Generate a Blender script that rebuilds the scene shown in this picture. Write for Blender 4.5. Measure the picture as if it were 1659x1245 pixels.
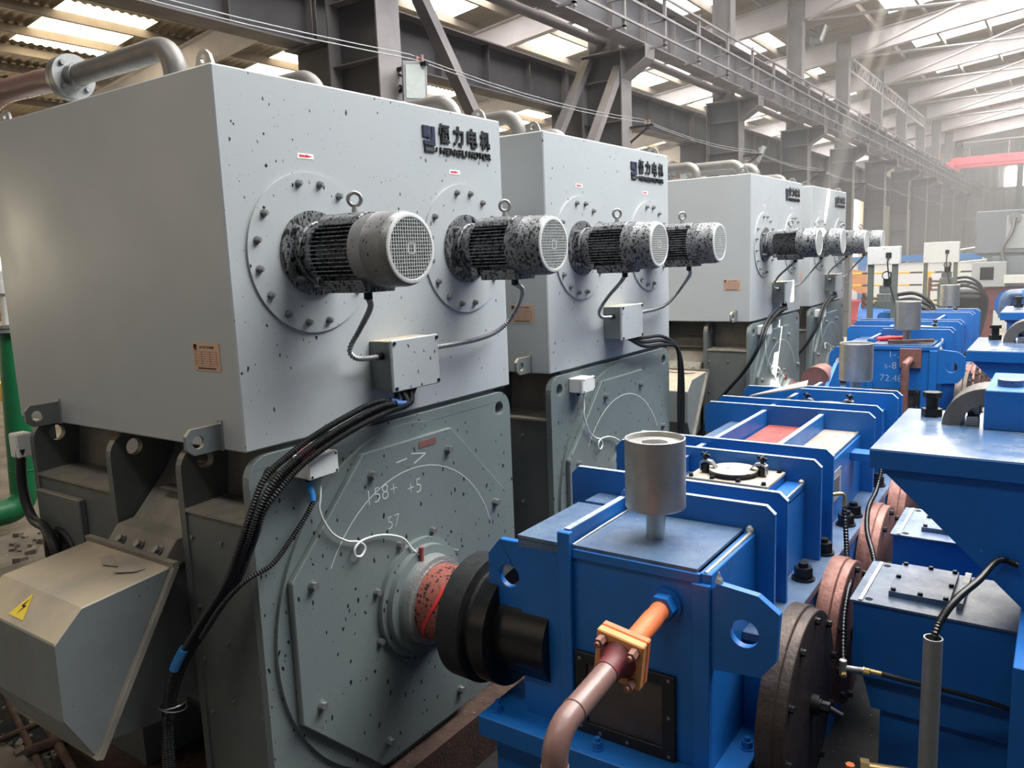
import bpy, bmesh, math, random
from mathutils import Vector, Matrix
from mathutils.geometry import tessellate_polygon
random.seed(7)
for o in list(bpy.data.objects): bpy.data.objects.remove(o)
S = bpy.context.scene
C = S.collection
PI = math.pi
# ------------------------------------------------------------------ camera
cam = bpy.data.cameras.new('camera'); camo = bpy.data.objects.new('camera', cam); C.objects.link(camo)
cam.sensor_width = 36.0; cam.lens = 1290.1 / 1659 * 36; cam.clip_start = 0.05; cam.clip_end = 400
def look(yaw, pitch, roll):
    d = Vector((math.cos(pitch)*math.cos(yaw), math.cos(pitch)*math.sin(yaw), math.sin(pitch)))
    r = d.cross(Vector((0, 0, 1))).normalized(); u = r.cross(d)
    c, s = math.cos(roll), math.sin(roll)
    return c*r + s*u, -s*r + c*u, d
R_, U_, D_ = look(0.6105, -0.1544, -0.0385)
M4 = Matrix((R_, U_, -D_)).transposed().to_4x4(); M4.translation = Vector((-2.3265, -3.2074, 2.873))
camo.matrix_world = M4
S.camera = camo
# ------------------------------------------------------------------ world, daylight, exposure
w = bpy.data.worlds.new('world'); S.world = w; w.use_nodes = True
bg = w.node_tree.nodes['Background']; bg.inputs[0].default_value = (0.80, 0.90, 1.0, 1); bg.inputs[1].default_value = 0.05
def area(name, loc, target, sx, sy, power, col):
    l = bpy.data.lights.new(name, 'AREA'); l.shape = 'RECTANGLE'; l.size = sx; l.size_y = sy; l.energy = power; l.color = col
    o = bpy.data.objects.new(name, l); C.objects.link(o); o.location = loc
    o.rotation_euler = (Vector(target)-Vector(loc)).to_track_quat('-Z', 'Y').to_euler()
    return o
area('machine_bay_fill', (6, -5.2, 9.7), (4.8, -0.3, 2.8), 10, 2.6, 640, (0.93, 0.97, 1.0))  # added lamp brightening the motor fronts, standing in for unseen rooflights
area('far_bay_fill', (22, -5.0, 9.6), (22, 0, 2), 20, 3, 130, (1.0, 0.97, 0.95))  # added lamp brightening the far bay, standing in for unseen rooflights
area('warm_side_fill', (-8.5, 9.0, 7.6), (0, 1.2, 2.6), 9, 9, 110, (1.0, 0.78, 0.55))  # added warm lamp for the left-facing sides of motors and coolers
def sunbeam(name, hit, d, dist, ang, power):   # narrow spot lamp standing in for daylight through a gap in the far roof
    l = bpy.data.lights.new(name, 'SPOT'); l.energy = power; l.spot_size = math.radians(ang); l.spot_blend = 0.25; l.shadow_soft_size = 0.01; l.color = (1.0, 0.96, 0.86)
    o = bpy.data.objects.new(name, l); C.objects.link(o); o.location = Vector(hit)-Vector(d).normalized()*dist; o.rotation_euler = Vector(d).to_track_quat('-Z', 'Y').to_euler()
sunbeam('sunbeam_motor', (8.38, -0.06, 1.40), (-0.36, 0.16, -0.9), 8.6, 2.1, 110000)
sunbeam('sunbeam_cooler', (11.2, 0.0, 3.62), (-0.4, 0.22, -0.85), 6.4, 1.6, 70000)
S.view_settings.view_transform = 'Standard'; S.view_settings.look = 'None'
S.view_settings.exposure = 1.2; S.view_settings.gamma = 1.0
try: S.view_settings.use_curve_mapping = False
except Exception: pass

# ------------------------------------------------------------------ materials
def lin(c):
    out = []
    for v in c[:3]:
        v = v/255.0; out.append(v/12.92 if v <= 0.04045 else ((v+0.055)/1.055)**2.4)
    return (*out, 1)
MATS = {}
def mat(name, rgb, rough=0.5, metal=0.0, var=0.0, varscale=2.0, var2=None, specks=None, bump=0.0, bscale=60, emit=None, trans=None, streak=None, coat=0.0, splash=False, lit_dust=None):
    """specks: list of (scale, threshold, rgb, stretch)"""
    m = bpy.data.materials.new(name); m.use_nodes = True; nt = m.node_tree; N = nt.nodes; L = nt.links
    b = N['Principled BSDF']; b.inputs['Roughness'].default_value = rough; b.inputs['Metallic'].default_value = metal
    col = lin(rgb); b.inputs['Base Color'].default_value = col
    if coat:
        b.inputs['Coat Weight'].default_value = coat; b.inputs['Coat Roughness'].default_value = 0.25
    geo = N.new('ShaderNodeNewGeometry')
    cur = None
    def mix(a, bcol, fac):
        mx = N.new('ShaderNodeMix'); mx.data_type = 'RGBA'
        if hasattr(a, 'links'): L.new(a, mx.inputs[6])
        else: mx.inputs[6].default_value = a
        mx.inputs[7].default_value = bcol
        L.new(fac, mx.inputs[0]); return mx.outputs[2]
    cur = col
    if var > 0:
        n = N.new('ShaderNodeTexNoise'); n.inputs['Scale'].default_value = varscale; n.inputs['Detail'].default_value = 6; n.inputs['Roughness'].default_value = 0.6
        L.new(geo.outputs['Position'], n.inputs['Vector'])
        mr = N.new('ShaderNodeMapRange'); mr.inputs[1].default_value = 0.38; mr.inputs[2].default_value = 0.72; mr.inputs[3].default_value = 0; mr.inputs[4].default_value = var
        L.new(n.outputs['Fac'], mr.inputs[0])
        cur = mix(cur, lin(var2) if var2 else tuple(v*0.5 for v in col[:3])+(1,), mr.outputs[0])
        rr = N.new('ShaderNodeMapRange'); rr.inputs[3].default_value = rough; rr.inputs[4].default_value = min(1, rough+0.25); rr.inputs[1].default_value = 0.35; rr.inputs[2].default_value = 0.75
        L.new(n.outputs['Fac'], rr.inputs[0]); L.new(rr.outputs[0], b.inputs['Roughness'])
    if streak:
        mp = N.new('ShaderNodeMapping'); mp.inputs['Scale'].default_value = (14, 14, 1.2); L.new(geo.outputs['Position'], mp.inputs[0])
        n = N.new('ShaderNodeTexNoise'); n.inputs['Scale'].default_value = 1.0; n.inputs['Detail'].default_value = 4; L.new(mp.outputs[0], n.inputs['Vector'])
        mr = N.new('ShaderNodeMapRange'); mr.inputs[1].default_value = 0.55; mr.inputs[2].default_value = 0.75; mr.inputs[4].default_value = streak[0]
        L.new(n.outputs['Fac'], mr.inputs[0]); cur = mix(cur, lin(streak[1]), mr.outputs[0])
    for (sc, thr, srgb, st) in (specks or []):
        mp = N.new('ShaderNodeMapping'); mp.inputs['Scale'].default_value = st; mp.inputs['Rotation'].default_value = (0.3, 0.35, 0.2)
        nn = N.new('ShaderNodeTexNoise'); nn.inputs['Scale'].default_value = sc*0.9; nn.inputs['Detail'].default_value = 2
        L.new(geo.outputs['Position'], nn.inputs['Vector'])
        vm = N.new('ShaderNodeVectorMath'); vm.operation = 'MULTIPLY_ADD'; vm.inputs[1].default_value = (0.9/sc,)*3
        L.new(nn.outputs['Color'], vm.inputs[0]); L.new(geo.outputs['Position'], vm.inputs[2]); L.new(vm.outputs[0], mp.inputs[0])
        vo = N.new('ShaderNodeTexVoronoi'); vo.inputs['Scale'].default_value = sc; L.new(mp.outputs[0], vo.inputs['Vector'])
        sep = N.new('ShaderNodeSeparateColor'); L.new(vo.outputs['Color'], sep.inputs[0])
        mu = N.new('ShaderNodeMath'); mu.operation = 'MULTIPLY_ADD'; mu.inputs[1].default_value = thr; mu.inputs[2].default_value = -thr*0.35
        L.new(sep.outputs[0], mu.inputs[0])
        lt = N.new('ShaderNodeMath'); lt.operation = 'LESS_THAN'; L.new(vo.outputs['Distance'], lt.inputs[0]); L.new(mu.outputs[0], lt.inputs[1])
        fac = lt.outputs[0]
        if splash:   # oil splatter only reached the sides that face the gearboxes
            sn = N.new('ShaderNodeSeparateXYZ'); L.new(geo.outputs['True Normal'], sn.inputs[0])
            ly = N.new('ShaderNodeMath'); ly.operation = 'LESS_THAN'; ly.inputs[1].default_value = -0.3; L.new(sn.outputs['Y'], ly.inputs[0])
            mm = N.new('ShaderNodeMath'); mm.operation = 'MULTIPLY'; L.new(ly.outputs[0], mm.inputs[0]); L.new(lt.outputs[0], mm.inputs[1]); fac = mm.outputs[0]
        cur = mix(cur, lin(srgb), fac)
    if lit_dust:   # dust lying on upward faces, the warm light there put into its tone
        sn = N.new('ShaderNodeSeparateXYZ'); L.new(geo.outputs['True Normal'], sn.inputs[0])
        dn = N.new('ShaderNodeTexNoise'); dn.inputs['Scale'].default_value = 3.5; dn.inputs['Detail'].default_value = 6; L.new(geo.outputs['Position'], dn.inputs['Vector'])
        mr = N.new('ShaderNodeMapRange'); mr.inputs[1].default_value = 0.3; mr.inputs[2].default_value = 0.6; L.new(sn.outputs['Z'], mr.inputs[0])
        dr = N.new('ShaderNodeMapRange'); dr.inputs[1].default_value = 0.3; dr.inputs[2].default_value = 0.6; dr.inputs[3].default_value = 0.55; dr.inputs[4].default_value = 0.95; L.new(dn.outputs['Fac'], dr.inputs[0])
        mm = N.new('ShaderNodeMath'); mm.operation = 'MULTIPLY'; L.new(mr.outputs[0], mm.inputs[0]); L.new(dr.outputs[0], mm.inputs[1]); cur = mix(cur, lin(lit_dust), mm.outputs[0])
    if hasattr(cur, 'links'): L.new(cur, b.inputs['Base Color'])
    if bump:
        n = N.new('ShaderNodeTexNoise'); n.inputs['Scale'].default_value = bscale; n.inputs['Detail'].default_value = 3
        L.new(geo.outputs['Position'], n.inputs['Vector'])
        bp_ = N.new('ShaderNodeBump'); bp_.inputs['Strength'].default_value = bump; bp_.inputs['Distance'].default_value = 0.01
        L.new(n.outputs['Fac'], bp_.inputs['Height']); L.new(bp_.outputs[0], b.inputs['Normal'])
    if emit:
        b.inputs['Emission Color'].default_value = (*emit[0], 1); b.inputs['Emission Strength'].default_value = emit[1]
    if trans: b.inputs['Transmission Weight'].default_value = trans
    MATS[name] = m; return m
IS = (1, 1, 1)
grey = mat('grey_enamel', (174, 178, 179), 0.30, 0, 0.35, 1.3, (158, 161, 162), [(26, 0.26, (26, 28, 30), (1, 1, 0.55)), (60, 0.22, (40, 42, 44), IS)], 0.05, 240, splash=True)
greyd = mat('dusty_grey_enamel', (118, 124, 124), 0.42, 0, 0.5, 2.0, (96, 100, 98), [(22, 0.12, (30, 32, 32), IS)], 0.06, 200, lit_dust=(188, 172, 146))
motg = mat('green_grey_enamel', (114, 123, 122), 0.36, 0, 0.45, 1.2, (94, 103, 103), [(30, 0.40, (18, 20, 22), (1, 1, 0.5)), (70, 0.28, (30, 34, 34), IS)], 0.05, 200, splash=True)
motd = mat('frame_enamel', (96, 100, 98), 0.42, 0, 0.5, 2.4, (78, 82, 78), [(18, 0.10, (150, 152, 146), IS)], 0.08, 120, lit_dust=(140, 130, 116))
dust = mat('dusty_ledge', (142, 134, 122), 0.8, 0, 0.7, 4, (96, 92, 86), None, 0.2, 60)
fanm = mat('speckled_fan_motor_paint', (120, 122, 124), 0.34, 0.25, 0.4, 3, (84, 86, 88), [(70, 1.15, (12, 12, 14), (1, 1, 0.5)), (130, 0.95, (16, 16, 18), (1, 0.6, 1))], 0.15, 150)
fanc = mat('lightly_speckled_fan_cowl_paint', (128, 128, 128), 0.30, 0.3, 0.3, 3, (100, 100, 100), [(75, 0.5, (12, 12, 14), (1, 1, 0.5))], 0.08, 150)
grille = mat('pale_grille_wire', (205, 206, 202), 0.45, 0.1)
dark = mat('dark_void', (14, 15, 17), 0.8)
black = mat('black_rubber', (20, 21, 23), 0.45, 0, 0.3, 30, (40, 40, 42), None, 0.1, 120)
blackg = mat('black_gloss_hose', (16, 17, 19), 0.28)
steel = mat('bare_steel', (160, 160, 158), 0.35, 0.85, 0.4, 12, (110, 108, 104), None, 0.08, 90)
greyfar = mat('blue_grey_cabinet', (132, 136, 142), 0.45, 0, 0.3, 1.0, (112, 116, 122))
alu = mat('brushed_aluminium', (196, 194, 190), 0.33, 0.9, 0.5, 7, (140, 136, 130), [(10, 0.05, (70, 66, 60), IS)], 0.05, 140)
galv = mat('galvanised_pipe', (150, 152, 152), 0.4, 0.6, 0.4, 9, (118, 116, 112), None, 0.06, 90)
boltm = mat('zinc_bolt', (150, 152, 150), 0.38, 0.6, 0.5, 40, (70, 70, 68))
boltd = mat('blackened_bolt', (32, 33, 35), 0.4, 0.4)
blue = mat('blue_enamel', (16, 100, 176), 0.38, 0, 0.4, 3.0, (12, 78, 144), [(30, 0.10, (10, 26, 52), IS), (16, 0.07, (150, 175, 200), IS)], 0.06, 70, coat=0.15)
bluet = mat('dusty_sheen_blue_deck', (90, 110, 134), 0.36, 0, 0.9, 5.0, (30, 66, 110), [(24, 0.2, (24, 40, 66), IS), (60, 0.25, (168, 176, 180), IS)], 0.15, 50, coat=0.4)  # dusty flecked blue; bright reflection on the tops put into the paler tone
edge = mat('pale_blue_edge', (170, 182, 196), 0.4, 0.1, 0.6, 9, (96, 116, 146))  # pale strip colour along the rib tops
weld = mat('silver_weld_bead', (176, 178, 176), 0.35, 0.7, 0.5, 40, (110, 110, 108), None, 0.6, 90)
redp = mat('red_primer', (150, 70, 66), 0.6, 0, 0.6, 6, (110, 56, 54), None, 0.15, 40)
redmark = mat('red_paint_mark', (226, 58, 54), 0.5)
redsh = mat('red_oxide_shaft', (150, 82, 70), 0.5, 0, 0.3, 6, (120, 66, 58), [(50, 1.0, (30, 24, 24), (1, 1, 1)), (100, 0.7, (36, 28, 28), IS)], 0.2, 80)
orange = mat('orange_primer', (222, 120, 70), 0.5, 0, 0.5, 9, (196, 88, 56), None, 0.15, 60)
tanor = mat('tan_orange_flange', (212, 148, 88), 0.5, 0, 0.5, 9, (196, 118, 72), None, 0.1, 60)
brown = mat('brown_painted_pipe', (128, 96, 88), 0.34, 0, 0.4, 5, (104, 78, 72), None, 0.1, 50, coat=0.3)
maroon = mat('dark_red_neck', (120, 52, 56), 0.4, 0, 0.4, 9, (90, 40, 44))
rust = mat('rusty_steel', (92, 70, 60), 0.75, 0.2, 0.8, 9, (60, 48, 44), [(40, 0.3, (150, 140, 130), IS)], 0.5, 60)
oily = mat('oily_brown_steel', (78, 66, 60), 0.38, 0.5, 0.8, 6, (44, 38, 36), [(40, 0.2, (130, 120, 112), IS)], 0.3, 50)
copper = mat('rosy_iron', (148, 104, 94), 0.45, 0.4, 0.7, 9, (96, 68, 62), None, 0.3, 60)
brass = mat('brass_fitting', (206, 176, 120), 0.35, 0.7)
white = mat('white_plastic', (222, 222, 218), 0.5, 0, 0.2, 9, (190, 190, 186), [(70, 0.25, (60, 60, 60), IS)])
whitep = mat('white_painted_wall_panel', (226, 230, 234), 0.6)
paper = mat('paper_sticker', (235, 232, 228), 0.7)
tanplate = mat('peach_nameplate', (204, 168, 146), 0.45, 0.3)
silverpl = mat('silver_nameplate', (178, 182, 184), 0.4, 0.5)
yellow = mat('yellow_paint', (238, 190, 40), 0.5)
yellowsg = mat('yellow_warning_vinyl', (236, 206, 60), 0.5)
green = mat('green_painted_pipe', (10, 108, 66), 0.4, 0, 0.4, 5, (8, 82, 52), None, 0.08, 50)
emblemm = mat('indigo_emblem_enamel', (60, 63, 84), 0.35, 0.3)
letterm = mat('charcoal_letter_enamel', (58, 60, 62), 0.35, 0.3)
chalk = mat('chalk_line', (196, 200, 198), 0.9)
tapeb = mat('blue_tape', (48, 130, 200), 0.5)
tapem = mat('dark_blue_tape', (30, 70, 130), 0.5)
taper = mat('red_heatshrink', (214, 54, 60), 0.45)
tapew = mat('white_tag', (225, 225, 222), 0.6)
steelc = mat('grey_brown_structural_paint', (122, 116, 116), 0.6, 0, 0.6, 1.6, (92, 86, 86), None, 0.06, 40)
steeld = mat('shaded_steel_paint', (86, 84, 88), 0.6, 0, 0.6, 1.2, (62, 60, 64), None, 0.05, 40)  # darker copy of the structural paint, shade on the webs put into its colour
steell = mat('light_rafter_paint', (168, 162, 164), 0.6, 0, 0.5, 1.2, (140, 134, 134))
purl = mat('purlin_brown_paint', (132, 120, 108), 0.65, 0, 0.5, 1.5, (98, 88, 80))
sheet = mat('corrugated_roof_sheet', (128, 116, 100), 0.65, 0, 0.4, 1.0, (112, 98, 82))
wallc = mat('cream_corrugated_wall', (212, 190, 162), 0.7, 0, 0.3, 0.4, (186, 164, 140))
wallg = mat('grey_end_wall', (150, 148, 152), 0.7, 0, 0.3, 0.4, (124, 124, 130))
sky = mat('translucent_rooflight', (250, 250, 245), 0.6, emit=((1.0, 0.98, 0.94), 5.0))
skyw = mat('yellowed_rooflight', (250, 240, 205), 0.6, emit=((1.0, 0.88, 0.62), 4.0))
winl = mat('daylit_window', (250, 248, 240), 0.6, emit=((1.0, 0.97, 0.9), 4.5))
concrete = mat('stained_concrete', (118, 110, 100), 0.85, 0, 0.8, 2.5, (66, 60, 54), [(14, 0.2, (150, 144, 134), IS)], 0.5, 20)
concl = mat('pale_dusty_concrete', (176, 164, 150), 0.85, 0, 0.7, 2.0, (128, 118, 106), [(16, 0.3, (90, 84, 76), IS)], 0.5, 18)
pitm = mat('darkened_oily_pit_floor', (36, 34, 32), 0.6, 0, 0.8, 3, (22, 21, 20), [(26, 0.3, (110, 106, 98), IS)], 0.5, 22)  # oily floor tone, darkened further to cut light bounced onto the motors
cranered = mat('crane_red_paint', (206, 66, 84), 0.5, 0, 0.2, 1, (180, 60, 74))
barrelred = mat('barrel_red_paint', (180, 40, 52), 0.4)
maroonst = mat('dark_red_steelwork', (112, 56, 60), 0.6)
lampgl = mat('floodlight_glass', (190, 195, 190), 0.15, 0.1, 0.3, 12, (140, 144, 140))
panelw = mat('speckled_pale_panel', (206, 206, 202), 0.5, 0, 0, 1, None, [(30, 0.3, (24, 24, 26), IS)])
postg = mat('green_grey_post', (96, 104, 96), 0.5, 0, 0.4, 6, (70, 76, 70))
glassd = mat('dark_window_glass', (40, 38, 38), 0.12, 0, 0.5, 4, (78, 70, 66), None, 0.05, 10)
pane = mat('smoky_pane', (58, 50, 48), 0.22, 0.1, 0.7, 4, (92, 80, 74))
skyblue = mat('light_blue_beam_paint', (60, 124, 190), 0.5)

# ------------------------------------------------------------------ mesh helpers
class MB:
    def __init__(s): s.v = []; s.f = []; s.sm = []
    def add(s, vs, fs, smooth=False):
        n = len(s.v); s.v += [Vector(p) for p in vs]
        for f in fs: s.f.append([i+n for i in f]); s.sm.append(smooth)
        return s
    def box(s, x0, x1, y0, y1, z0, z1):
        x0, x1 = sorted((x0, x1)); y0, y1 = sorted((y0, y1)); z0, z1 = sorted((z0, z1))
        return s.add([(x0, y0, z0), (x1, y0, z0), (x1, y1, z0), (x0, y1, z0), (x0, y0, z1), (x1, y0, z1), (x1, y1, z1), (x0, y1, z1)],
                     [(0, 3, 2, 1), (4, 5, 6, 7), (0, 1, 5, 4), (1, 2, 6, 5), (2, 3, 7, 6), (3, 0, 4, 7)])
    def prism(s, poly, ax, a, b, holes=()):
        """poly in the plane normal to ax. ax x: (y,z); y: (x,z); z: (x,y)"""
        def P(p, t): return {'x': (t, p[0], p[1]), 'y': (p[0], t, p[1]), 'z': (p[0], p[1], t)}[ax]
        loops = [list(poly)]+[list(h) for h in holes]
        def area2(l): return sum(l[i][0]*l[(i+1) % len(l)][1]-l[(i+1) % len(l)][0]*l[i][1] for i in range(len(l)))
        if area2(loops[0]) < 0: loops[0].reverse()
        for i in range(1, len(loops)):
            if area2(loops[i]) > 0: loops[i].reverse()
        flat = [p for l in loops for p in l]; n = len(flat)
        tris = tessellate_polygon([[Vector((p[0], p[1], 0)) for p in l] for l in loops])
        vs = [P(p, a) for p in flat]+[P(p, b) for p in flat]
        fs = []
        up = (b > a) if ax != 'y' else (b < a)
        for t in tris:
            q = [flat[i] for i in t]; ar = area2(q)
            t = list(t) if ar > 0 else list(reversed(t))
            if up: fs.append([i+n for i in t]); fs.append(list(reversed(t)))
            else: fs.append([i for i in t]); fs.append([i+n for i in reversed(t)])
        k = 0
        for l in loops:
            m = len(l)
            for i in range(m):
                A, B = k+i, k+(i+1) % m
                fs.append([A, B, B+n, A+n] if up else [B, A, A+n, B+n])
            k += m
        return s.add(vs, fs)
    def ring_pts(s, c, u, v, r, n, ph=0): return [c+u*(r*math.cos(ph+2*PI*i/n))+v*(r*math.sin(ph+2*PI*i/n)) for i in range(n)]
    def rings(s, rings, cap=True, smooth=True):
        n = len(rings[0]); vs = [p for r in rings for p in r]; fs = []
        for k in range(len(rings)-1):
            for i in range(n):
                j = (i+1) % n; fs.append((k*n+i, k*n+j, (k+1)*n+j, (k+1)*n+i))
        s.add(vs, fs, smooth)
        if cap: s.add(rings[0], [tuple(reversed(range(n)))]); s.add(rings[-1], [tuple(range(n))])
        return s
    def frame(s, d):
        d = Vector(d).normalized(); a = Vector((0, 0, 1)) if abs(d.z) < 0.9 else Vector((1, 0, 0))
        u = a.cross(d).normalized(); return u, d.cross(u)
    def cyl(s, p0, p1, r0, r1=None, n=24, cap=True, smooth=True, ph=0):
        p0, p1 = Vector(p0), Vector(p1); r1 = r0 if r1 is None else r1; u, v = s.frame(p1-p0)
        return s.rings([s.ring_pts(p0, u, v, r0, n, ph), s.ring_pts(p1, u, v, r1, n, ph)], cap, smooth)
    def lathe(s, p0, d, prof, n=32, smooth=True, cap=True):
        """prof: (distance along d, radius)"""
        p0 = Vector(p0); d = Vector(d).normalized(); u, v = s.frame(d)
        return s.rings([s.ring_pts(p0+d*t, u, v, r, n) for t, r in prof], cap, smooth)
    def tube(s, pts, r, n=12, cap=True, corr=None):
        pts = [Vector(p) for p in pts]
        if corr:
            pitch, amp = corr; q = [pts[0]]; acc = 0; step = pitch/2
            for a, b in zip(pts, pts[1:]):
                L_ = (b-a).length; t = step-acc
                while t <= L_: q.append(a+(b-a)*(t/L_)); t += step
                acc = L_-(t-step)
            pts = q
        rings = []; u = None
        for i, p in enumerate(pts):
            d = (pts[min(i+1, len(pts)-1)]-pts[max(i-1, 0)]).normalized()
            if u is None: u, v = s.frame(d)
            u = (u-d*u.dot(d)).normalized(); v = d.cross(u)
            rr = r*(1-(corr[1] if corr and i % 2 else 0)); rings.append(s.ring_pts(p, u, v, rr, n))
        return s.rings(rings, cap, True)
    def hexbolt(s, p, d, r, h, shank=0.0):
        p = Vector(p); d = Vector(d).normalized()
        s.cyl(p, p+d*(h*0.18), r*1.25, n=18)
        s.cyl(p+d*(h*0.18), p+d*h, r, n=6, smooth=False)
        if shank: s.cyl(p+d*h, p+d*(h+shank), r*0.55, n=12)
        return s
    def torus(s, c, ax, R, r, n=28, m=10):
        c = Vector(c); u, v = s.frame(ax); a = Vector(ax).normalized(); rings = []
        vs = []; fs = []
        for i in range(n):
            t = 2*PI*i/n; e = u*math.cos(t)+v*math.sin(t)
            for j in range(m):
                q = 2*PI*j/m; vs.append(c+e*(R+r*math.cos(q))+a*(r*math.sin(q)))
        for i in range(n):
            for j in range(m):
                fs.append((i*m+j, ((i+1) % n)*m+j, ((i+1) % n)*m+(j+1) % m, i*m+(j+1) % m))
        return s.add(vs, fs, True)
    def obbox(s, c, u, v, w_, a, b, h):
        """box centred c with half sizes a,b,h along unit axes u,v,w_"""
        c, u, v, w_ = Vector(c), Vector(u).normalized(), Vector(v).normalized(), Vector(w_).normalized()
        P = [c+u*(a*i)+v*(b*j)+w_*(h*k) for k in (-1, 1) for (i, j) in ((-1, -1), (1, -1), (1, 1), (-1, 1))]
        return s.add(P, [(0, 3, 2, 1), (4, 5, 6, 7), (0, 1, 5, 4), (1, 2, 6, 5), (2, 3, 7, 6), (3, 0, 4, 7)])
    def beam(s, p0, p1, wd, ht, up=(0, 0, 1)):
        p0, p1 = Vector(p0), Vector(p1); d = (p1-p0).normalized(); u = Vector(up); u = (u-d*u.dot(d)).normalized(); v = d.cross(u)
        return s.obbox((p0+p1)/2, d, v, u, (p1-p0).length/2, wd/2, ht/2)
    def mesh(s, name, mat_, origin=Vector((0, 0, 0)), fix=True):
        me = bpy.data.meshes.new(name); me.from_pydata([tuple(p-origin) for p in s.v], [], s.f)
        me.polygons.foreach_set('use_smooth', s.sm)
        if fix:
            bm = bmesh.new(); bm.from_mesh(me); bmesh.ops.recalc_face_normals(bm, faces=bm.faces); bm.to_mesh(me); bm.free()
        if any(s.sm): me.set_sharp_from_angle(angle=math.radians(40))
        me.materials.append(mat_); me.update(); return me
def circ(cx, cy, r, n=24, a0=0, a1=2*PI):
    full = abs(a1-a0-2*PI) < 1e-6
    return [(cx+r*math.cos(a0+(a1-a0)*i/(n if full else n-1)), cy+r*math.sin(a0+(a1-a0)*i/(n if full else n-1))) for i in range(n)]
def spline(pts, k=10):
    P = [Vector(p) for p in pts]; P = [P[0]*2-P[1]]+P+[P[-1]*2-P[-2]]; out = []
    for i in range(1, len(P)-2):
        for j in range(k):
            t = j/k; a, b, c, d = P[i-1:i+3]
            out.append(0.5*((2*b)+(c-a)*t+(2*a-5*b+4*c-d)*t*t+(3*b-a-3*c+d)*t**3))
    return out+[P[-2]]
def tag(o, label=None, cat=None, group=None, kind=None):
    if label: o['label'] = label
    if cat: o['category'] = cat
    if group: o['group'] = group
    if kind: o['kind'] = kind
    return o
def bev(o, wdt, seg=1):
    m = o.modifiers.new('bevel', 'BEVEL'); m.width = wdt; m.segments = seg; m.limit_method = 'ANGLE'; m.angle_limit = math.radians(40); m.use_clamp_overlap = True
    return o
def thing(name, loc, label, cat, group=None):
    o = bpy.data.objects.new(name, None); C.objects.link(o); o.location = loc; o.empty_display_size = 0.1
    return tag(o, label, cat, group)
def wloc(o):
    p = Vector((0, 0, 0))
    while o: p += o.location; o = o.parent
    return p
def part(parent, name, mb, mat_, label=None, bevel=0, kind=None):
    me = mb.mesh(name, mat_, wloc(parent)); o = bpy.data.objects.new(name, me); C.objects.link(o); o.parent = parent
    if bevel: bev(o, bevel)
    return tag(o, label, kind=kind)
def solo(name, mb, mat_, label, cat, group=None, kind=None, origin=None, bevel=0):
    if origin is None:
        n = len(mb.v); origin = Vector((sum(p.x for p in mb.v)/n, sum(p.y for p in mb.v)/n, min(p.z for p in mb.v)))
    me = mb.mesh(name, mat_, Vector(origin)); o = bpy.data.objects.new(name, me); C.objects.link(o); o.location = origin
    if bevel: bev(o, bevel)
    return tag(o, label, cat, group, kind)
def struct(name, mb, mat_): return solo(name, mb, mat_, None, None, kind='structure', origin=(0, 0, 0))
KIDS = {}
def copy_tree(o, off=None, label=None, group=None, parent=None, skip=()):
    c = o.copy(); C.objects.link(c)
    if parent is not None: c.parent = parent
    if off is not None: c.location = o.location+Vector(off)
    if label: c['label'] = label
    if group: c['group'] = group
    for ch in [k for k in ALLKIDS(o) if k.name.split('.')[0] not in skip]: copy_tree(ch, parent=c, skip=skip)
    return c
def ALLKIDS(o): return [k for k in C.objects if k.parent == o]
def text(parent, name, body, mat_, size, M, depth=0.002, bold=0.0, sx=1.0, align='LEFT', label=None, fit=None):
    cu = bpy.data.curves.new(name, 'FONT'); cu.body = body; cu.size = size; cu.extrude = depth; cu.offset = bold; cu.align_x = align; cu.align_y = 'BOTTOM_BASELINE'
    t = bpy.data.objects.new(name, cu); C.objects.link(t); dg = bpy.context.evaluated_depsgraph_get()
    me = bpy.data.meshes.new_from_object(t.evaluated_get(dg)); bpy.data.objects.remove(t); bpy.data.curves.remove(cu)
    me.name = name; xs = [v.co.x for v in me.vertices]; ys = [v.co.y for v in me.vertices]
    if xs and fit:   # stretch glyphs into a given box
        x0, x1, y0, y1 = min(xs), max(xs), min(ys), max(ys); fw, fh = fit
        for v in me.vertices: v.co.x = (v.co.x-x0)/(x1-x0)*fw; v.co.y = (v.co.y-y0)/(y1-y0)*fh
    me.transform(M); me.transform(Matrix.Translation(-wloc(parent))); me.materials.clear(); me.materials.append(mat_)
    o = bpy.data.objects.new(name, me); C.objects.link(o); o.parent = parent
    return tag(o, label)
# text frames: lettering on a face looking to -Y (reads along +X), on a face looking to -X (reads along -Y)
def onY(x, y, z): return Matrix.Translation((x, y, z)) @ Matrix(((1, 0, 0, 0), (0, 0, -1, 0), (0, 1, 0, 0), (0, 0, 0, 1)))
def onX(x, y, z): return Matrix.Translation((x, y, z)) @ Matrix(((0, 0, -1, 0), (-1, 0, 0, 0), (0, 1, 0, 0), (0, 0, 0, 1)))

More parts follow.
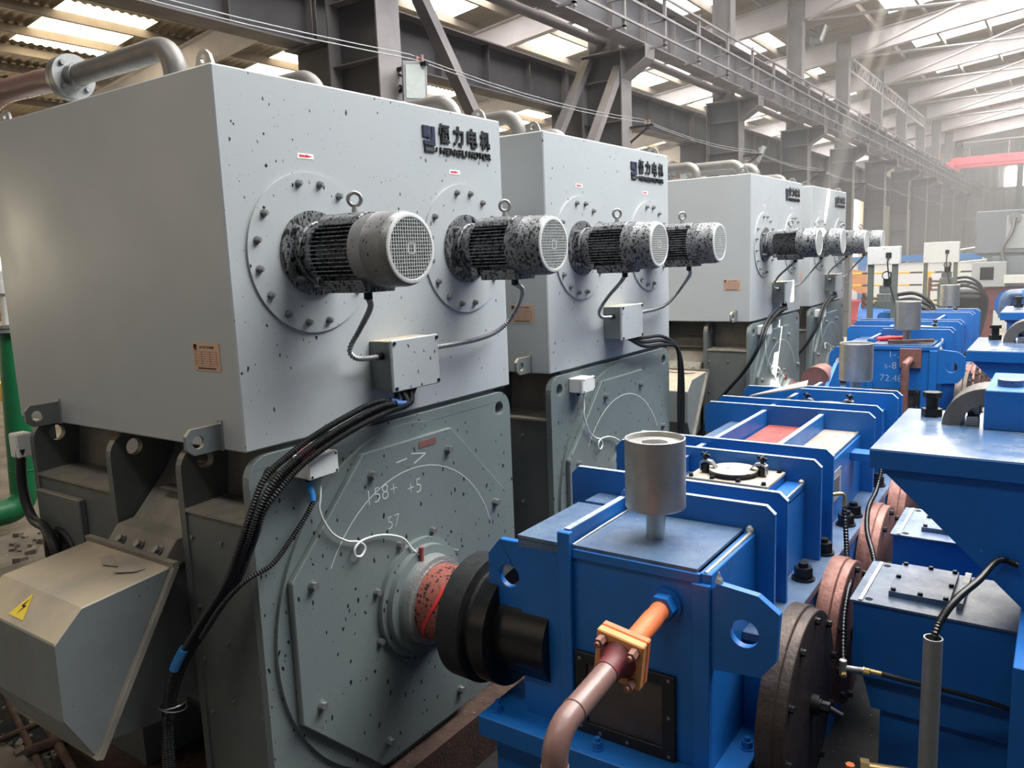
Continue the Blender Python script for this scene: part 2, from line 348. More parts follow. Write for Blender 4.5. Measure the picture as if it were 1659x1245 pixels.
# ================================================================== THE MACHINES
# ------------------------------------------------------------------ electric motor bodies
X0, W = 0.0, 2.23
def make_motor():
    t = thing('electric_motor', (1.1, 1.0, -0.1), 'x', 'electric motor')
    def plate_outline(z0, z1, x0, x1, r=0.13):
        pts = [(x0, z0), (x1, z0), (x1, z1-r)]
        pts += circ(x1-r, z1-r, r, 7, 0, PI/2)[1:]; pts += circ(x0+r, z1-r, r, 7, PI/2, PI)
        return pts
    # front end plate with two lifting eyes
    p = MB().prism(plate_outline(-0.1, 1.97, 0.0, 2.22), 'y', 0.0, 0.05, [circ(0.13, 1.86, 0.045, 20), circ(2.09, 1.86, 0.045, 20)])
    part(t, 'end_plate', p, motg, bevel=0.006)
    for y in (0.56, 1.25, 2.16):
        p = MB().prism(plate_outline(-0.1, 1.97, 0.0, 2.22), 'y', y, y+0.05, [circ(0.15, 1.875, 0.05, 20), circ(2.07, 1.875, 0.05, 20)])
        part(t, 'frame_plate', p, motd, bevel=0.005)
    # boxes between plates (closed sides), the ledge above them and the inset wall
    for y0, y1 in ((0.05, 0.56), (1.30, 2.16)):
        b = MB().box(0.012, 2.208, y0, y1, -0.1, 1.625)
        part(t, 'side_casing', b, motd)
        b = MB().prism([(0.0, 1.625), (2.22, 1.625), (2.22, 1.64), (1.95, 1.655), (1.92, 1.975), (0.30, 1.975), (0.27, 1.655), (0.0, 1.64)], 'y', y0, y1)
        part(t, 'ledge', b, dust)
    # recessed stator core with sloping flanks
    b = MB().prism([(0.5, -0.1), (1.72, -0.1), (2.0, 0.3), (2.12, 1.3), (1.85, 1.75), (1.75, 1.96), (0.45, 1.96), (0.38, 1.78), (0.10, 1.32), (0.22, 0.3)], 'y', 0.61, 1.25)
    part(t, 'stator_casing', b, motd)
    # bolted sloping duct plates
    q = MB().prism([(0.36, 1.76), (0.08, 1.47), (-0.02, 1.46), (-0.13, 1.33), (-0.10, 1.30), (0.03, 1.33), (0.12, 1.40), (0.40, 1.70)], 'y', 0.64, 1.22)
    part(t, 'duct_hood', q, dust, bevel=0.004)
    for y in (0.72, 0.90, 1.08): part(t, 'hood_bolt', MB().hexbolt((-0.075, y, 1.405), (-0.76, 0, 0.65), 0.022, 0.03), boltm)
    s_ = MB().beam((0.34, 0.62, 1.80), (0.34, 1.0, 1.80), 0.10, 0.008); s_.beam((0.2, 0.62, 1.65), (0.2, 1.05, 1.65), 0.08, 0.008)
    part(t, 'bracket_strip', s_, motd)
    # screws of the side casing
    for (y, z) in ((0.53, 1.49), (0.28, 1.50), (0.03, 1.50), (0.53, 1.1), (0.04, 1.15), (0.53, 0.8), (0.05, 0.85), (0.3, 0.62), (0.5, 0.5), (0.06, 0.6), (0.3, 0.95)):
        part(t, 'casing_screw', MB().cyl((0.012, y, z), (-0.002, y, z), 0.011, n=10), boltm)
    # rear side cover with the round cable entry
    c = MB().prism([(1.62, 0.62), (2.15, 0.62), (2.15, 1.54), (1.62, 1.54)], 'x', 0.012, -0.03, [circ(1.9, 1.13, 0.17, 28)])
    cv = part(t, 'side_cover', c, motd, bevel=0.006)
    r = MB().torus((-0.035, 1.9, 1.13), (1, 0, 0), 0.18, 0.022); part(t, 'cable_entry_ring', r, black)
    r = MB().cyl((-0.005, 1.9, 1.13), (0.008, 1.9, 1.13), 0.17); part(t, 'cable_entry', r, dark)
    # stepped round plate, octagonal cover and its bolts
    cx, cz = 1.10, 0.90
    d = MB().cyl((cx, 0.0, cz), (cx, -0.022, cz), 1.035, n=72); part(t, 'round_step', d, motg, bevel=0.004)
    R8 = 1.02; octo = [(cx+R8*math.cos(PI/8+k*PI/4), cz+R8*math.sin(PI/8+k*PI/4)) for k in range(8)]
    o8 = MB().prism(octo, 'y', -0.022, -0.06); part(t, 'octagonal_cover', o8, motg, bevel=0.006)
    for k in range(8):
        a = PI/8+k*PI/4; b = MB().hexbolt((cx+0.88*math.cos(a), -0.06, cz+0.88*math.sin(a)), (0, -1, 0), 0.023, 0.034)
        part(t, 'cover_bolt', b, boltm)
    for k in range(8):
        a = PI/8+k*PI/4; b = MB().hexbolt((cx+0.39*math.cos(a), -0.06, cz-0.02+0.39*math.sin(a)), (0, -1, 0), 0.019, 0.03)
        part(t, 'inner_bolt', b, boltm)
    sb = MB().lathe((cx, -0.06, 0.875), (0, -1, 0), [(0, 0.36), (0.035, 0.36), (0.04, 0.325), (0.075, 0.32), (0.08, 0.27), (0.13, 0.255), (0.135, 0.24)], 48)
    part(t, 'bearing_cap', sb, motg)
    gl = MB().lathe((cx, -0.16, 0.875), (0, -1, 0), [(0, 0.262), (0.05, 0.262), (0.055, 0.235), (0.06, 0.235)], 48); part(t, 'seal_ring', gl, weld)
    pr = MB().cyl((cx-0.06, -0.15, 1.10), (cx-0.06, -0.15, 1.19), 0.014, n=10); pr.cyl((cx-0.06, -0.15, 1.19), (cx-0.06, -0.15, 1.215), 0.016, n=8)
    part(t, 'bearing_sensor', pr, redp)
    sh = MB().lathe((cx, -0.20, 0.875), (0, -1, 0), [(0, 0.225), (0.12, 0.225), (0.23, 0.225), (0.24, 0.20)], 48); s0 = part(t, 'shaft_hub', sh, redsh)
    ln = MB(); n = 40
    for i in range(n):   # hand painted red spiral on the hub
        a0 = PI*0.72+i*0.05; y0 = -0.30-0.09*math.cos(i/n*PI)
        p0 = Vector((cx+0.2265*math.cos(a0), y0, 0.875+0.2265*math.sin(a0))); a1 = a0+0.055; y1 = -0.30-0.09*math.cos((i+1)/n*PI)
        p1 = Vector((cx+0.2265*math.cos(a1), y1, 0.875+0.2265*math.sin(a1)))
        ln.beam(p0, p1, 0.022, 0.003, up=(math.cos(a0), 0, math.sin(a0)))
    part(s0, 'painted_mark', ln, redmark)
    # terminal box hung on a tilted flange
    fl = [(-0.13, 1.385), (-0.105, 1.37), (-0.60, 0.56), (-0.635, 0.575)]
    nk = MB().prism([(-0.12, 1.36), (0.08, 1.30), (0.15, 0.62), (-0.20, 0.50), (-0.60, 0.565)], 'y', 0.66, 1.22); part(t, 'terminal_neck', nk, motd)
    f = MB().prism(fl, 'y', 0.49, 1.36); flo = part(t, 'terminal_flange', f, dust, bevel=0.003)
    tb = MB().prism([(-0.135, 1.375), (-0.60, 1.335), (-0.74, 1.205), (-0.745, 0.82), (-0.625, 0.58)], 'y', 0.52, 1.33)
    tbo = part(t, 'terminal_box', tb, greyd, bevel=0.006)
    for y in (0.56, 0.72, 0.88, 1.04, 1.20, 1.32):
        b = MB().hexbolt((-0.12, y, 1.383), (0, 0, 1), 0.012, 0.014); part(flo, 'flange_bolt', b, boltm)
    lip = MB().prism([(-0.14, 1.376), (-0.145, 1.40), (-0.11, 1.40), (-0.105, 1.376)], 'y', 0.49, 1.36); part(flo, 'flange_lip', lip, dust)
    # warning sticker: yellow triangle with lightning, on the sloping face
    nrm = Vector((-0.68, 0, 0.73)); up = Vector((0.73, 0, 0.68)); rt = Vector((0, -1, 0)); c0 = Vector((-0.672, 0.95, 1.268))+nrm*0.002
    st = MB(); P = [c0+rt*0.075-up*0.055, c0+up*0.075, c0-rt*0.075-up*0.055]
    st.add(P+[p+nrm*0.001 for p in P], [(0, 1, 2), (3, 5, 4), (0, 3, 4, 1), (1, 4, 5, 2), (2, 5, 3, 0)]); wst = part(tbo, 'warning_sticker', st, yellowsg)
    z = [(0.012, 0.05), (-0.018, 0.0), (0.004, 0.0), (-0.012, -0.04), (0.022, 0.01), (0.0, 0.01)]
    st = MB(); Q = [c0+nrm*0.0015+rt*a+up*b for a, b in z]; Q2 = [p+nrm*0.001 for p in Q]
    st.add(Q2, [(0, 1, 2, 5), (5, 2, 3, 4)]); part(tbo, 'lightning_symbol', st, dark)
    st = MB()   # torn paper remnant on the top face
    st.prism([(-0.22, 0.62), (-0.20, 0.76), (-0.24, 0.86), (-0.19, 0.97), (-0.25, 1.0), (-0.30, 0.88), (-0.27, 0.78), (-0.33, 0.72), (-0.27, 0.63)], 'z', 1.371, 1.3735)
    part(tbo, 'torn_label', st, concl)
    # paper label between the plates
    pl = MB().box(0.262, 0.265, 1.36, 1.58, 1.69, 1.92); part(t, 'paper_label', pl, paper)
    # base rail
    b = MB().box(-0.1, 2.4, -0.16, -0.02, -0.17, -0.1); b.box(-0.1, 2.4, -0.02, 2.3, -0.45, -0.1); b.box(-0.1, 2.4, -0.16, -0.12, -0.45, -0.17)
    part(t, 'base_rail', b, rust)
    return t
MX = [0.0, 2.77, 7.46, 10.25]
ML = ['nearest grey-green electric motor, terminal box with yellow warning sticker on its side',
      'second grey-green electric motor, between the nearest one and the wide gap',
      'third electric motor, just past the wide gap, with bare side panels in view',
      'farthest electric motor of the row, beside the walkway with striped rails']
motor = make_motor(); tag(motor, ML[0], 'electric motor', 'electric motors in the row')
motors = [motor]
for i in (1, 2, 3): motors.append(copy_tree(motor, (MX[i], 0, 0), ML[i]))

# chalk marks on the nearest motor's cover
def chalkline(pts, y=-0.0605, wd=0.005):
    m = MB()
    for a, b in zip(pts, pts[1:]): m.beam((a[0], y, a[1]), (b[0], y, b[1]), wd, 0.001, up=(0, -1, 0))
    return m
cm = chalkline([(1.1+0.79*math.cos(a), 0.88+0.79*math.sin(a)) for a in [PI*(0.83-0.033*i) for i in range(23)]])
part(motor, 'chalk_arc', cm, chalk)
cm = MB()
for st in ([(0.97, 1.735), (1.06, 1.74)], [(1.10, 1.76), (1.23, 1.735), (1.12, 1.695)]):
    for a, b in zip(st, st[1:]): cm.beam((a[0], -0.0605, a[1]), (b[0], -0.0605, b[1]), 0.007, 0.001, up=(0, -1, 0))
part(motor, 'chalk_arrow', cm, chalk)
for body, x, z, sz in (('158+', 0.70, 1.545, 0.13), ('+5', 1.04, 1.51, 0.13), ('57', 0.86, 1.36, 0.11)):
    text(motor, 'chalk_number', body, chalk, sz, onY(x, -0.0608, z), 0.0006, -0.003)
for i, mo in enumerate(motors[1:]):
    cm = MB()
    for a, b in zip([PI*(0.8-0.04*k) for k in range(16)], [PI*(0.8-0.04*k) for k in range(1, 17)]):
        cm.beam((MX[i+1]+1.1+0.79*math.cos(a), -0.0605, 0.88+0.79*math.sin(a)), (MX[i+1]+1.1+0.79*math.cos(b), -0.0605, 0.88+0.79*math.sin(b)), 0.007, 0.001, up=(0, -1, 0))
    part(mo, 'chalk_arc', cm, chalk)
st = MB().box(1.17, 1.33, -0.0625, -0.06, 1.775, 1.815); part(motor, 'pink_label', st, copper)

# ------------------------------------------------------------------ shaft couplings
def make_coupling():
    cx, cz = 1.10, 0.86
    t = thing('shaft_coupling', (cx, -0.7, cz), 'x', 'coupling')
    m = MB().lathe((cx, -0.43, cz), (0, -1, 0), [(0, 0.26), (0.05, 0.27), (0.055, 0.355), (0.20, 0.36), (0.205, 0.30), (0.23, 0.30)], 56); part(t, 'driving_flange', m, black)
    m = MB().lathe((cx, -0.665, cz), (0, -1, 0), [(0, 0.30), (0.02, 0.335), (0.12, 0.335), (0.125, 0.25), (0.44, 0.25)], 56); part(t, 'gear_sleeve', m, blackg)
    for k in range(12):
        a = 2*PI*k/12; b = MB().hexbolt((cx+0.31*math.cos(a), -0.485, cz+0.31*math.sin(a)), (0, 1, 0), 0.018, 0.03); part(t, 'flange_bolt', b, boltd)
    return t
coup = make_coupling(); tag(coup, 'black bolted shaft coupling between the nearest motor and the blue gearbox', 'coupling', 'shaft couplings')
CL = ['black shaft coupling of the second motor, mostly hidden behind blue ribs', 'black shaft coupling in front of the third motor', 'shaft coupling in front of the farthest motor, beside an aluminium pot']
for i in (1, 2, 3): copy_tree(coup, (MX[i], 0, 0 if i == 1 else 0.0), CL[i-1])

# ------------------------------------------------------------------ cooler housings on the motors
FC = [(0.51, 2.945), (1.78, 2.955)]
def make_cooler():
    t = thing('cooler_housing', (1.115, 1.14, 2.0), 'x', 'cooler')
    b = MB().box(0, W, 0, 2.29, 2.0, 3.8); body = part(t, 'casing', b, grey, bevel=0.008)
    ft = MB().box(0.2, 2.03, 0.03, 2.1, 1.972, 2.0); part(t, 'seating_frame', ft, motd)
    for i, (fx, fz) in enumerate(FC):
        m = MB().cyl((fx, 0, fz), (fx, -0.012, fz), 0.405, n=72); f = part(t, 'fan_ring_plate', m, grey, bevel=0.003)
        for k in range(16):
            a = 2*PI*(k+0.5)/16
            if k in (5, 13): continue
            b = MB().hexbolt((fx+0.355*math.cos(a), -0.012, fz+0.355*math.sin(a)), (0, -1, 0), 0.016, 0.022, 0.006); part(f, 'ring_bolt', b, boltm)
    # lifting lugs at the foot of the side, plates across the side, with weld seam
    for sx in (-1, 1):
        for y in (0.17, 1.76):
            x = 0 if sx < 0 else W
            pr = [(x, 2.005), (x, 2.135), (x+sx*0.17, 2.135), (x+sx*0.2, 2.105), (x+sx*0.2, 2.04), (x+sx*0.16, 2.005)]
            m = MB().prism(pr, 'y', y, y+0.022, [circ(x+sx*0.135, 2.068, 0.032, 20)]); l = part(t, 'lifting_lug', m, greyd, bevel=0.002)
            m = MB().box(x, x+sx*0.01, y-0.01, y+0.032, 2.0, 2.15); part(l, 'weld_seam', m, weld)
    # lifting ears on the roof
    for (x, y) in ((0.06, 0.12), (2.15, 0.12), (0.06, 2.1), (2.15, 2.1)):
        pr = [(y-0.07, 3.8), (y+0.07, 3.8), (y+0.045, 3.86), (y+0.02, 3.88), (y-0.02, 3.88), (y-0.045, 3.86)]
        m = MB().prism(pr, 'x', x-0.008, x+0.008, [circ(y, 3.842, 0.02, 16)]); part(t, 'roof_eye', m, steel)
    # emblem and lettering
    e = MB()
    x, z, h, wd = 1.425, 3.575, 0.112, 0.108; y0, y1 = -0.012, 0.0
    e.prism([(x, z+0.045), (x, z+h), (x+0.062, z+h), (x+0.062, z+0.08), (x+0.045, z+0.08), (x+0.035, z+0.062), (x+0.038, z+0.045)], 'y', y0, y1)
    e.prism(circ(x+0.055, z+0.058, 0.020, 18), 'y', y0, y1)
    e.prism([(x+0.078, z+h), (x+wd, z+h), (x+wd, z-0.002), (x+0.005, z), (x+0.005, z+0.026), (x+0.062, z+0.024), (x+0.08, z+0.05)], 'y', y0, y1)
    part(t, 'emblem', e, emblemm, bevel=0.001)
    L_ = 'large raised dark characters'
    for k, (ch, xx, ww) in enumerate((('恒', 1.575, 0.10), ('力', 1.715, 0.10), ('电', 1.858, 0.10), ('机', 1.995, 0.10))):
        text(t, 'brand_character', ch, letterm, 0.13, onY(xx, -0.006, 3.595-0.008*k*0), 0.006, 0.0035, fit=(ww, 0.118))
    text(t, 'brand_word', 'HENGLI', dark, 0.05, onY(1.58, -0.006, 3.532), 0.006, 0.0008, fit=(0.265, 0.040)); text(t, 'brand_word', 'MOTOR', dark, 0.05, onY(1.868, -0.006, 3.532), 0.006, 0.0008, fit=(0.235, 0.040))
    e = MB().box(1.437, 1.527, -0.010, 0.0, 3.535, 3.565); e.prism([(1.54, 3.54), (1.548, 3.54), (1.555, 3.568), (1.547, 3.568)], 'y', -0.01, 0)
    part(t, 'emblem_caption', e, dark)
    text(t, 'emblem_caption_letters', 'HENGLI', greyd, 0.03, onY(1.443, -0.0105, 3.542), 0.0006, 0.0, fit=(0.078, 0.016))
    # rotation arrow stickers
    for (ax, az) in ((0.46, 3.419), (1.665, 3.419)):
        m = MB().box(ax, ax+0.105, -0.0015, 0, az, az+0.026); s = part(t, 'arrow_sticker', m, paper)
        m = MB().prism([(ax+0.012, az+0.007), (ax+0.012, az+0.019), (ax+0.052, az+0.017), (ax+0.052, az+0.021), (ax+0.095, az+0.013), (ax+0.052, az+0.005), (ax+0.052, az+0.009)], 'y', -0.0025, -0.0015); part(s, 'red_arrow', m, taper)
    # side nameplate
    m = MB().box(-0.003, 0, 0.128, 0.342, 2.392, 2.53); n = part(t, 'nameplate', m, tanplate, 'small metal nameplate with fine print')
    text(n, 'nameplate_heading', '水-空气冷却器', dark, 0.02, onX(-0.0035, 0.285, 2.502), 0.0004, 0.0, fit=(0.115, 0.013))
    m = MB().prism([(0.332, 2.500), (0.332, 2.522), (0.318, 2.522), (0.318, 2.505)], 'x', -0.0042, -0.003); m.prism([(0.316, 2.522), (0.308, 2.522), (0.308, 2.494), (0.330, 2.494), (0.330, 2.498), (0.316, 2.499)], 'x', -0.0042, -0.003)
    part(n, 'nameplate_emblem', m, dark)
    m = MB()
    for k in range(7):
        zz = 2.486-0.0115*k
        m.box(-0.0036, -0.003, 0.150, 0.325, zz, zz+0.0012)
    for yy in (0.15, 0.205, 0.27, 0.325): m.box(-0.0036, -0.003, yy, yy+0.0012, 2.417, 2.4872)
    m.box(-0.0036, -0.003, 0.165, 0.31, 2.400, 2.408)
    part(n, 'nameplate_rules', m, rust)
    return t
CL = ['nearest grey cooler housing with red arrow stickers and raised lettering, on the nearest motor',
      'second grey cooler housing, standing just right of the nearest one',
      'third grey cooler housing, its whole left side visible beyond the wide gap',
      'farthest grey cooler housing of the row, at the far end']
cooler = make_cooler(); tag(cooler, CL[0], 'cooler', 'grey cooler housings on the motors')
for i in (1, 2, 3): copy_tree(cooler, (MX[i], 0, 0), CL[i])

# ------------------------------------------------------------------ fan motors on the coolers
def make_fan(cowlmat, m0):
    fx, fz = 0.51, 2.945; Y = lambda v: -v
    t = thing('fan_motor', (fx, 0, fz), 'x', 'fan motor')
    m = MB().lathe((fx, -0.012, fz), (0, -1, 0), [(0, 0.215), (0.018, 0.215), (0.02, 0.20)], 56); fl = part(t, 'mounting_flange', m, m0)
    for k in range(4):
        a = PI/4+k*PI/2; b = MB().hexbolt((fx+0.178*math.cos(a), -0.03, fz+0.178*math.sin(a)), (0, -1, 0), 0.016, 0.025, 0.02); part(fl, 'flange_bolt', b, boltm)
    m = MB().lathe((fx, -0.03, fz), (0, -1, 0), [(0, 0.145), (0.03, 0.14), (0.08, 0.145), (0.10, 0.155), (0.13, 0.155)], 40); m.beam((fx-0.17, -0.075, fz-0.01), (fx-0.09, -0.075, fz-0.01), 0.05, 0.008)
    m.torus((fx, -0.07, fz), (0, 1, 0), 0.15, 0.010, n=40)
    part(t, 'end_bell', m, m0)
    m = MB().cyl((fx, -0.15, fz), (fx, -0.455, fz), 0.138, n=48)
    # cooling fins, horizontal sheets on both flanks and vertical ones top/bottom
    for k in range(-6, 6):
        z = fz+0.011+k*0.0205
        hw = math.sqrt(max(0.0, 0.172**2-(z-fz)**2))
        m.box(fx-hw, fx+hw, -0.15, -0.44, z-0.0028, z+0.0028)
    for k in range(-3, 4):
        x = fx+k*0.022; hh = math.sqrt(0.17**2-(x-fx)**2)
        m.box(x-0.003, x+0.003, -0.17, -0.44, fz-hh, fz)
    part(t, 'finned_body', m, m0)
    # smooth top saddle and lower feet rail
    m = MB().prism([(fx-0.115, fz+0.125), (fx-0.10, fz+0.16), (fx-0.05, fz+0.183), (fx+0.05, fz+0.183), (fx+0.10, fz+0.16), (fx+0.115, fz+0.125)], 'y', -0.17, -0.45); part(t, 'top_saddle', m, m0, bevel=0.006)
    m = MB().prism([(fx-0.10, fz-0.20), (fx-0.125, fz-0.14), (fx+0.125, fz-0.14), (fx+0.10, fz-0.20)], 'y', -0.20, -0.47); m.box(fx-0.14, fx-0.10, -0.155, -0.20, fz-0.17, fz-0.12); part(t, 'terminal_cover', m, m0, bevel=0.004)
    m = MB().cyl((fx-0.02, -0.40, fz-0.19), (fx-0.02, -0.40, fz-0.235), 0.022, n=12); part(t, 'cable_gland', m, boltd)
    # cowl
    m = MB().lathe((fx, -0.435, fz), (0, -1, 0), [(0, 0.176), (0.08, 0.178), (0.085, 0.181), (0.09, 0.178), (0.20, 0.178), (0.225, 0.172), (0.243, 0.158), (0.247, 0.150), (0.2, 0.150)], 64, cap=False); part(t, 'fan_cowl', m, cowlmat)
    m = MB().cyl((fx, -0.62, fz), (fx, -0.60, fz), 0.156, n=40); part(t, 'dark_backing_disc', m, dark)  # near-black disc standing in for the shade behind the grille
    # grille: ring + crossed bars, centre block
    m = MB().lathe((fx, -0.672, fz), (0, -1, 0), [(0, 0.163), (0.008, 0.163), (0.010, 0.158), (0.010, 0.146), (0.004, 0.142), (0, 0.142)], 56, cap=False)
    for k in range(-8, 9):
        o = k*0.0166; hw = math.sqrt(max(0.0004, 0.145**2-o*o))
        m.box(fx-hw, fx+hw, -0.680, -0.674, fz+o-0.0015, fz+o+0.0015)
        m.box(fx+o-0.0017, fx+o+0.0017, -0.680, -0.674, fz-hw, fz+hw)
    m.box(fx-0.022, fx+0.022, -0.681, -0.674, fz-0.026, fz-0.022); m.box(fx-0.022, fx+0.022, -0.681, -0.674, fz+0.022, fz+0.026)
    m.box(fx-0.024, fx-0.018, -0.681, -0.674, fz-0.026, fz+0.026); m.box(fx+0.018, fx+0.024, -0.681, -0.674, fz-0.026, fz+0.026)
    part(t, 'grille', m, grille)
    # eye bolt
    m = MB().cyl((fx, -0.33, fz+0.18), (fx, -0.33, fz+0.215), 0.020, 0.014, n=16); m.torus((fx, -0.33, fz+0.25), (0.68, 0.73, 0), 0.031, 0.010); part(t, 'eye_bolt', m, steel)
    return t
fan = make_fan(fanc, fanm)
tag(fan, 'fan motor on the left of the nearest cooler, cowl only lightly flecked', 'fan motor', 'fan motors')
fan2 = make_fan(fanm, fanm); dx = FC[1][0]-FC[0][0]; dz = FC[1][1]-FC[0][1]
fan2.location += Vector((dx, 0, dz)); tag(fan2, 'fan motor on the right of the nearest cooler, thickly flecked with black', 'fan motor', 'fan motors')
FL = [('left fan motor on the second cooler', 'right fan motor on the second cooler, its grille in front of the gap'),
      ('left fan motor on the third cooler, ribbed flank clear in view', 'right fan motor on the third cooler'),
      ('left fan motor on the farthest cooler', 'last fan motor, on the right of the farthest cooler')]
for i in (1, 2, 3):
    copy_tree(fan2, (MX[i]-dx, 0, -dz), FL[i-1][0]); copy_tree(fan2, (MX[i], 0, 0), FL[i-1][1])

# ------------------------------------------------------------------ junction boxes, conduits, cables
def make_jbox():
    t = thing('junction_box', (1.06, 0, 2.31), 'x', 'junction box')
    m = MB().box(0.875, 1.255, -0.155, 0.0, 2.18, 2.455); part(t, 'box', m, greyd, bevel=0.004)
    m = MB().prism([(0.862, 2.17), (1.268, 2.17), (1.268, 2.462), (0.862, 2.462)], 'y', -0.155, -0.178); l = part(t, 'lid', m, grey, bevel=0.007)
    for x in (0.885, 1.245):
        for z in (2.19, 2.443):
            b = MB().cyl((x, -0.178, z), (x, -0.186, z), 0.010, n=10); part(l, 'lid_screw', b, boltd)
    [part(t, 'cable_gland', MB().cyl((q, -0.09, 2.372), (p, -0.09, 2.372), 0.022, n=12), boltd) for q, p in ((0.885, 0.84), (1.25, 1.30))]
    return t
jb = make_jbox(); JL = ['grey junction box on the nearest cooler, under its fan motors', 'grey junction box on the second cooler', 'grey junction box on the third cooler', 'grey junction box on the farthest cooler']
tag(jb, JL[0], 'junction box', 'junction boxes on the coolers')
c1 = MB().tube(spline([(0.49, -0.40, 2.72), (0.60, -0.30, 2.66), (0.66, -0.16, 2.55), (0.64, -0.09, 2.44), (0.68, -0.085, 2.385), (0.78, -0.09, 2.372), (0.85, -0.09, 2.372)]), 0.0165, 10, corr=(0.019, 0.34))
c2 = MB().tube(spline([(1.76, -0.40, 2.73), (1.93, -0.34, 2.68), (2.06, -0.22, 2.58), (2.06, -0.12, 2.46), (1.95, -0.09, 2.40), (1.75, -0.09, 2.375), (1.5, -0.09, 2.37), (1.30, -0.09, 2.37)]), 0.0165, 10, corr=(0.019, 0.34))
f1 = solo('flexible_conduit', c1, galv, 'ribbed metal conduit from the left fan motor to the nearest junction box', 'conduit', 'ribbed conduits from fan motors to junction boxes')
f2 = solo('flexible_conduit', c2, galv, 'ribbed metal conduit from the right fan motor to the nearest junction box', 'conduit', 'ribbed conduits from fan motors to junction boxes')
ORD = ['second', 'third', 'farthest']
for i in (1, 2, 3):
    copy_tree(jb, (MX[i], 0, 0), JL[i])
    copy_tree(f1, (MX[i], 0, 0), 'ribbed conduit running left from the junction box on the %s cooler' % ORD[i-1]); copy_tree(f2, (MX[i], 0, 0), 'ribbed conduit running right from the junction box on the %s cooler' % ORD[i-1])

# corrugated cables from the junction box down to the terminal box
def cpath(off, dx=0.0, lo=0.0):
    a, b = off
    P = [(1.0+a*2, -0.12, 2.165), (0.93+a, -0.14-b, 2.10), (0.78, -0.12-b, 2.085+a), (0.54, -0.12-b, 2.045+a), (0.29, -0.13-b, 1.985+a), (0.13, -0.14-b, 1.93+a), (-0.0-a*0.5, -0.15-b, 1.86+a), (-0.07-a*0.8, -0.14-b*0.6, 1.76), (-0.09-a, -0.08-b*0.4, 1.60), (-0.10-a, 0.05, 1.38), (-0.14-a, 0.26, 1.12), (-0.20-a*0.8, 0.42, 0.88), (-0.24-a*0.5, 0.50+b*0.3, 0.62), (-0.25-a*0.5, 0.54, 0.25), (-0.25-a*0.5, 0.56, -0.40)]
    return [(x+dx, y, z) for x, y, z in P]
offs = [(0.048, 0.012), (0.010, 0.035), (-0.030, 0.015), (0.030, 0.06), (-0.008, 0.075)]
desc = ['uppermost', 'second', 'middle', 'fourth', 'lowest']
for k, o_ in enumerate(offs):
    m = MB().tube(spline(cpath(o_), 8), 0.0175, 10, corr=(0.0145, 0.32))
    cb = solo('corrugated_cable', m, black, '%s of the bundled black corrugated cables draped down the nearest motor' % desc[k], 'cable', 'black corrugated cables on the nearest motor')
    P = spline(cpath(o_), 8)
    if k == 0: part(cb, 'blue_tape', MB().tube(P[84:89], 0.024, 12), tapeb, 'blue tape wrap')
    if k == 1: part(cb, 'red_sleeve', MB().tube(P[33:38], 0.0215, 12), taper, 'red heat-shrink sleeve')
    if k == 2: part(cb, 'red_sleeve', MB().tube(P[8:12], 0.0215, 12), taper); part(cb, 'white_tag', MB().tube(P[19:22], 0.0215, 12), tapew)
    if k in (0, 3): part(cb, 'blue_sleeve', MB().tube(P[9:14], 0.0215, 12), tapem)
m = MB().torus((-0.225, 0.49, 0.66), (0.05, 0.2, 1), 0.066, 0.004, n=24, m=6); m.torus((-0.225, 0.49, 0.65), (0.2, -0.1, 1), 0.068, 0.004, n=24, m=6)
solo('binding_wire', m, steel, 'twisted wire loop binding the cables beside the terminal box', 'wire')
for i in (1, 2, 3):
    for k, o_ in enumerate(offs[:3]):
        P = cpath(o_, MX[i])
        if i == 1:   # the second motor's cables leave over the right edge
            P = [(MX[1]+x, y, z) for x, y, z in ((1.1, -0.12, 2.165), (1.35, -0.15, 2.12-o_[0]), (1.75, -0.14, 2.09-o_[0]), (2.10, -0.13, 1.98), (2.24+o_[0], -0.11, 1.75), (2.26+o_[0]*1.5, -0.10, 1.3), (2.27, -0.1, 0.6), (2.27, -0.08, 0.0))]
        m = MB().tube(spline(P, 6), 0.018, 8, corr=(0.03, 0.2))
        solo('corrugated_cable', m, black, '%s black cable hanging from the junction box on the %s cooler' % (['outer', 'middle', 'inner'][k], ORD[i-1]), 'cable', 'black cables of the farther motors')

# small white sensor boxes with thin wires
def sensor_box(x, label, wires=True):
    t = thing('sensor_box', (x+0.35, 0, 1.8), label, 'sensor box', 'white sensor boxes')
    m = MB().box(x+0.27, x+0.465, -0.10, -0.0, 1.815, 1.93); part(t, 'base', m, white, bevel=0.006)
    m = MB().box(x+0.267, x+0.468, -0.13, -0.103, 1.812, 1.933); l = part(t, 'lid', m, white, bevel=0.006)
    for a in (0.285, 0.45):
        for z in (1.827, 1.918): part(l, 'lid_screw', MB().cyl((x+a, -0.13, z), (x+a, -0.134, z), 0.006, n=8), boltd)
    [part(t, 'cable_gland', MB().cyl((x+q, -0.06, 1.815), (x+q, -0.06, 1.79), 0.0125, n=10), boltd) for q in (0.315, 0.40)]
    return t
wire = MB().tube(spline([(0.40, -0.06, 1.79), (0.37, -0.08, 1.70), (0.355, -0.085, 1.62), (0.42, -0.085, 1.49), (0.52, -0.085, 1.41), (0.61, -0.085, 1.375), (0.655, -0.085, 1.33), (0.62, -0.088, 1.292), (0.573, -0.09, 1.31), (0.575, -0.092, 1.355), (0.65, -0.085, 1.375), (0.80, -0.085, 1.355), (0.95, -0.09, 1.29), (1.005, -0.11, 1.21), (1.03, -0.14, 1.17)], 9), 0.0062, 8)
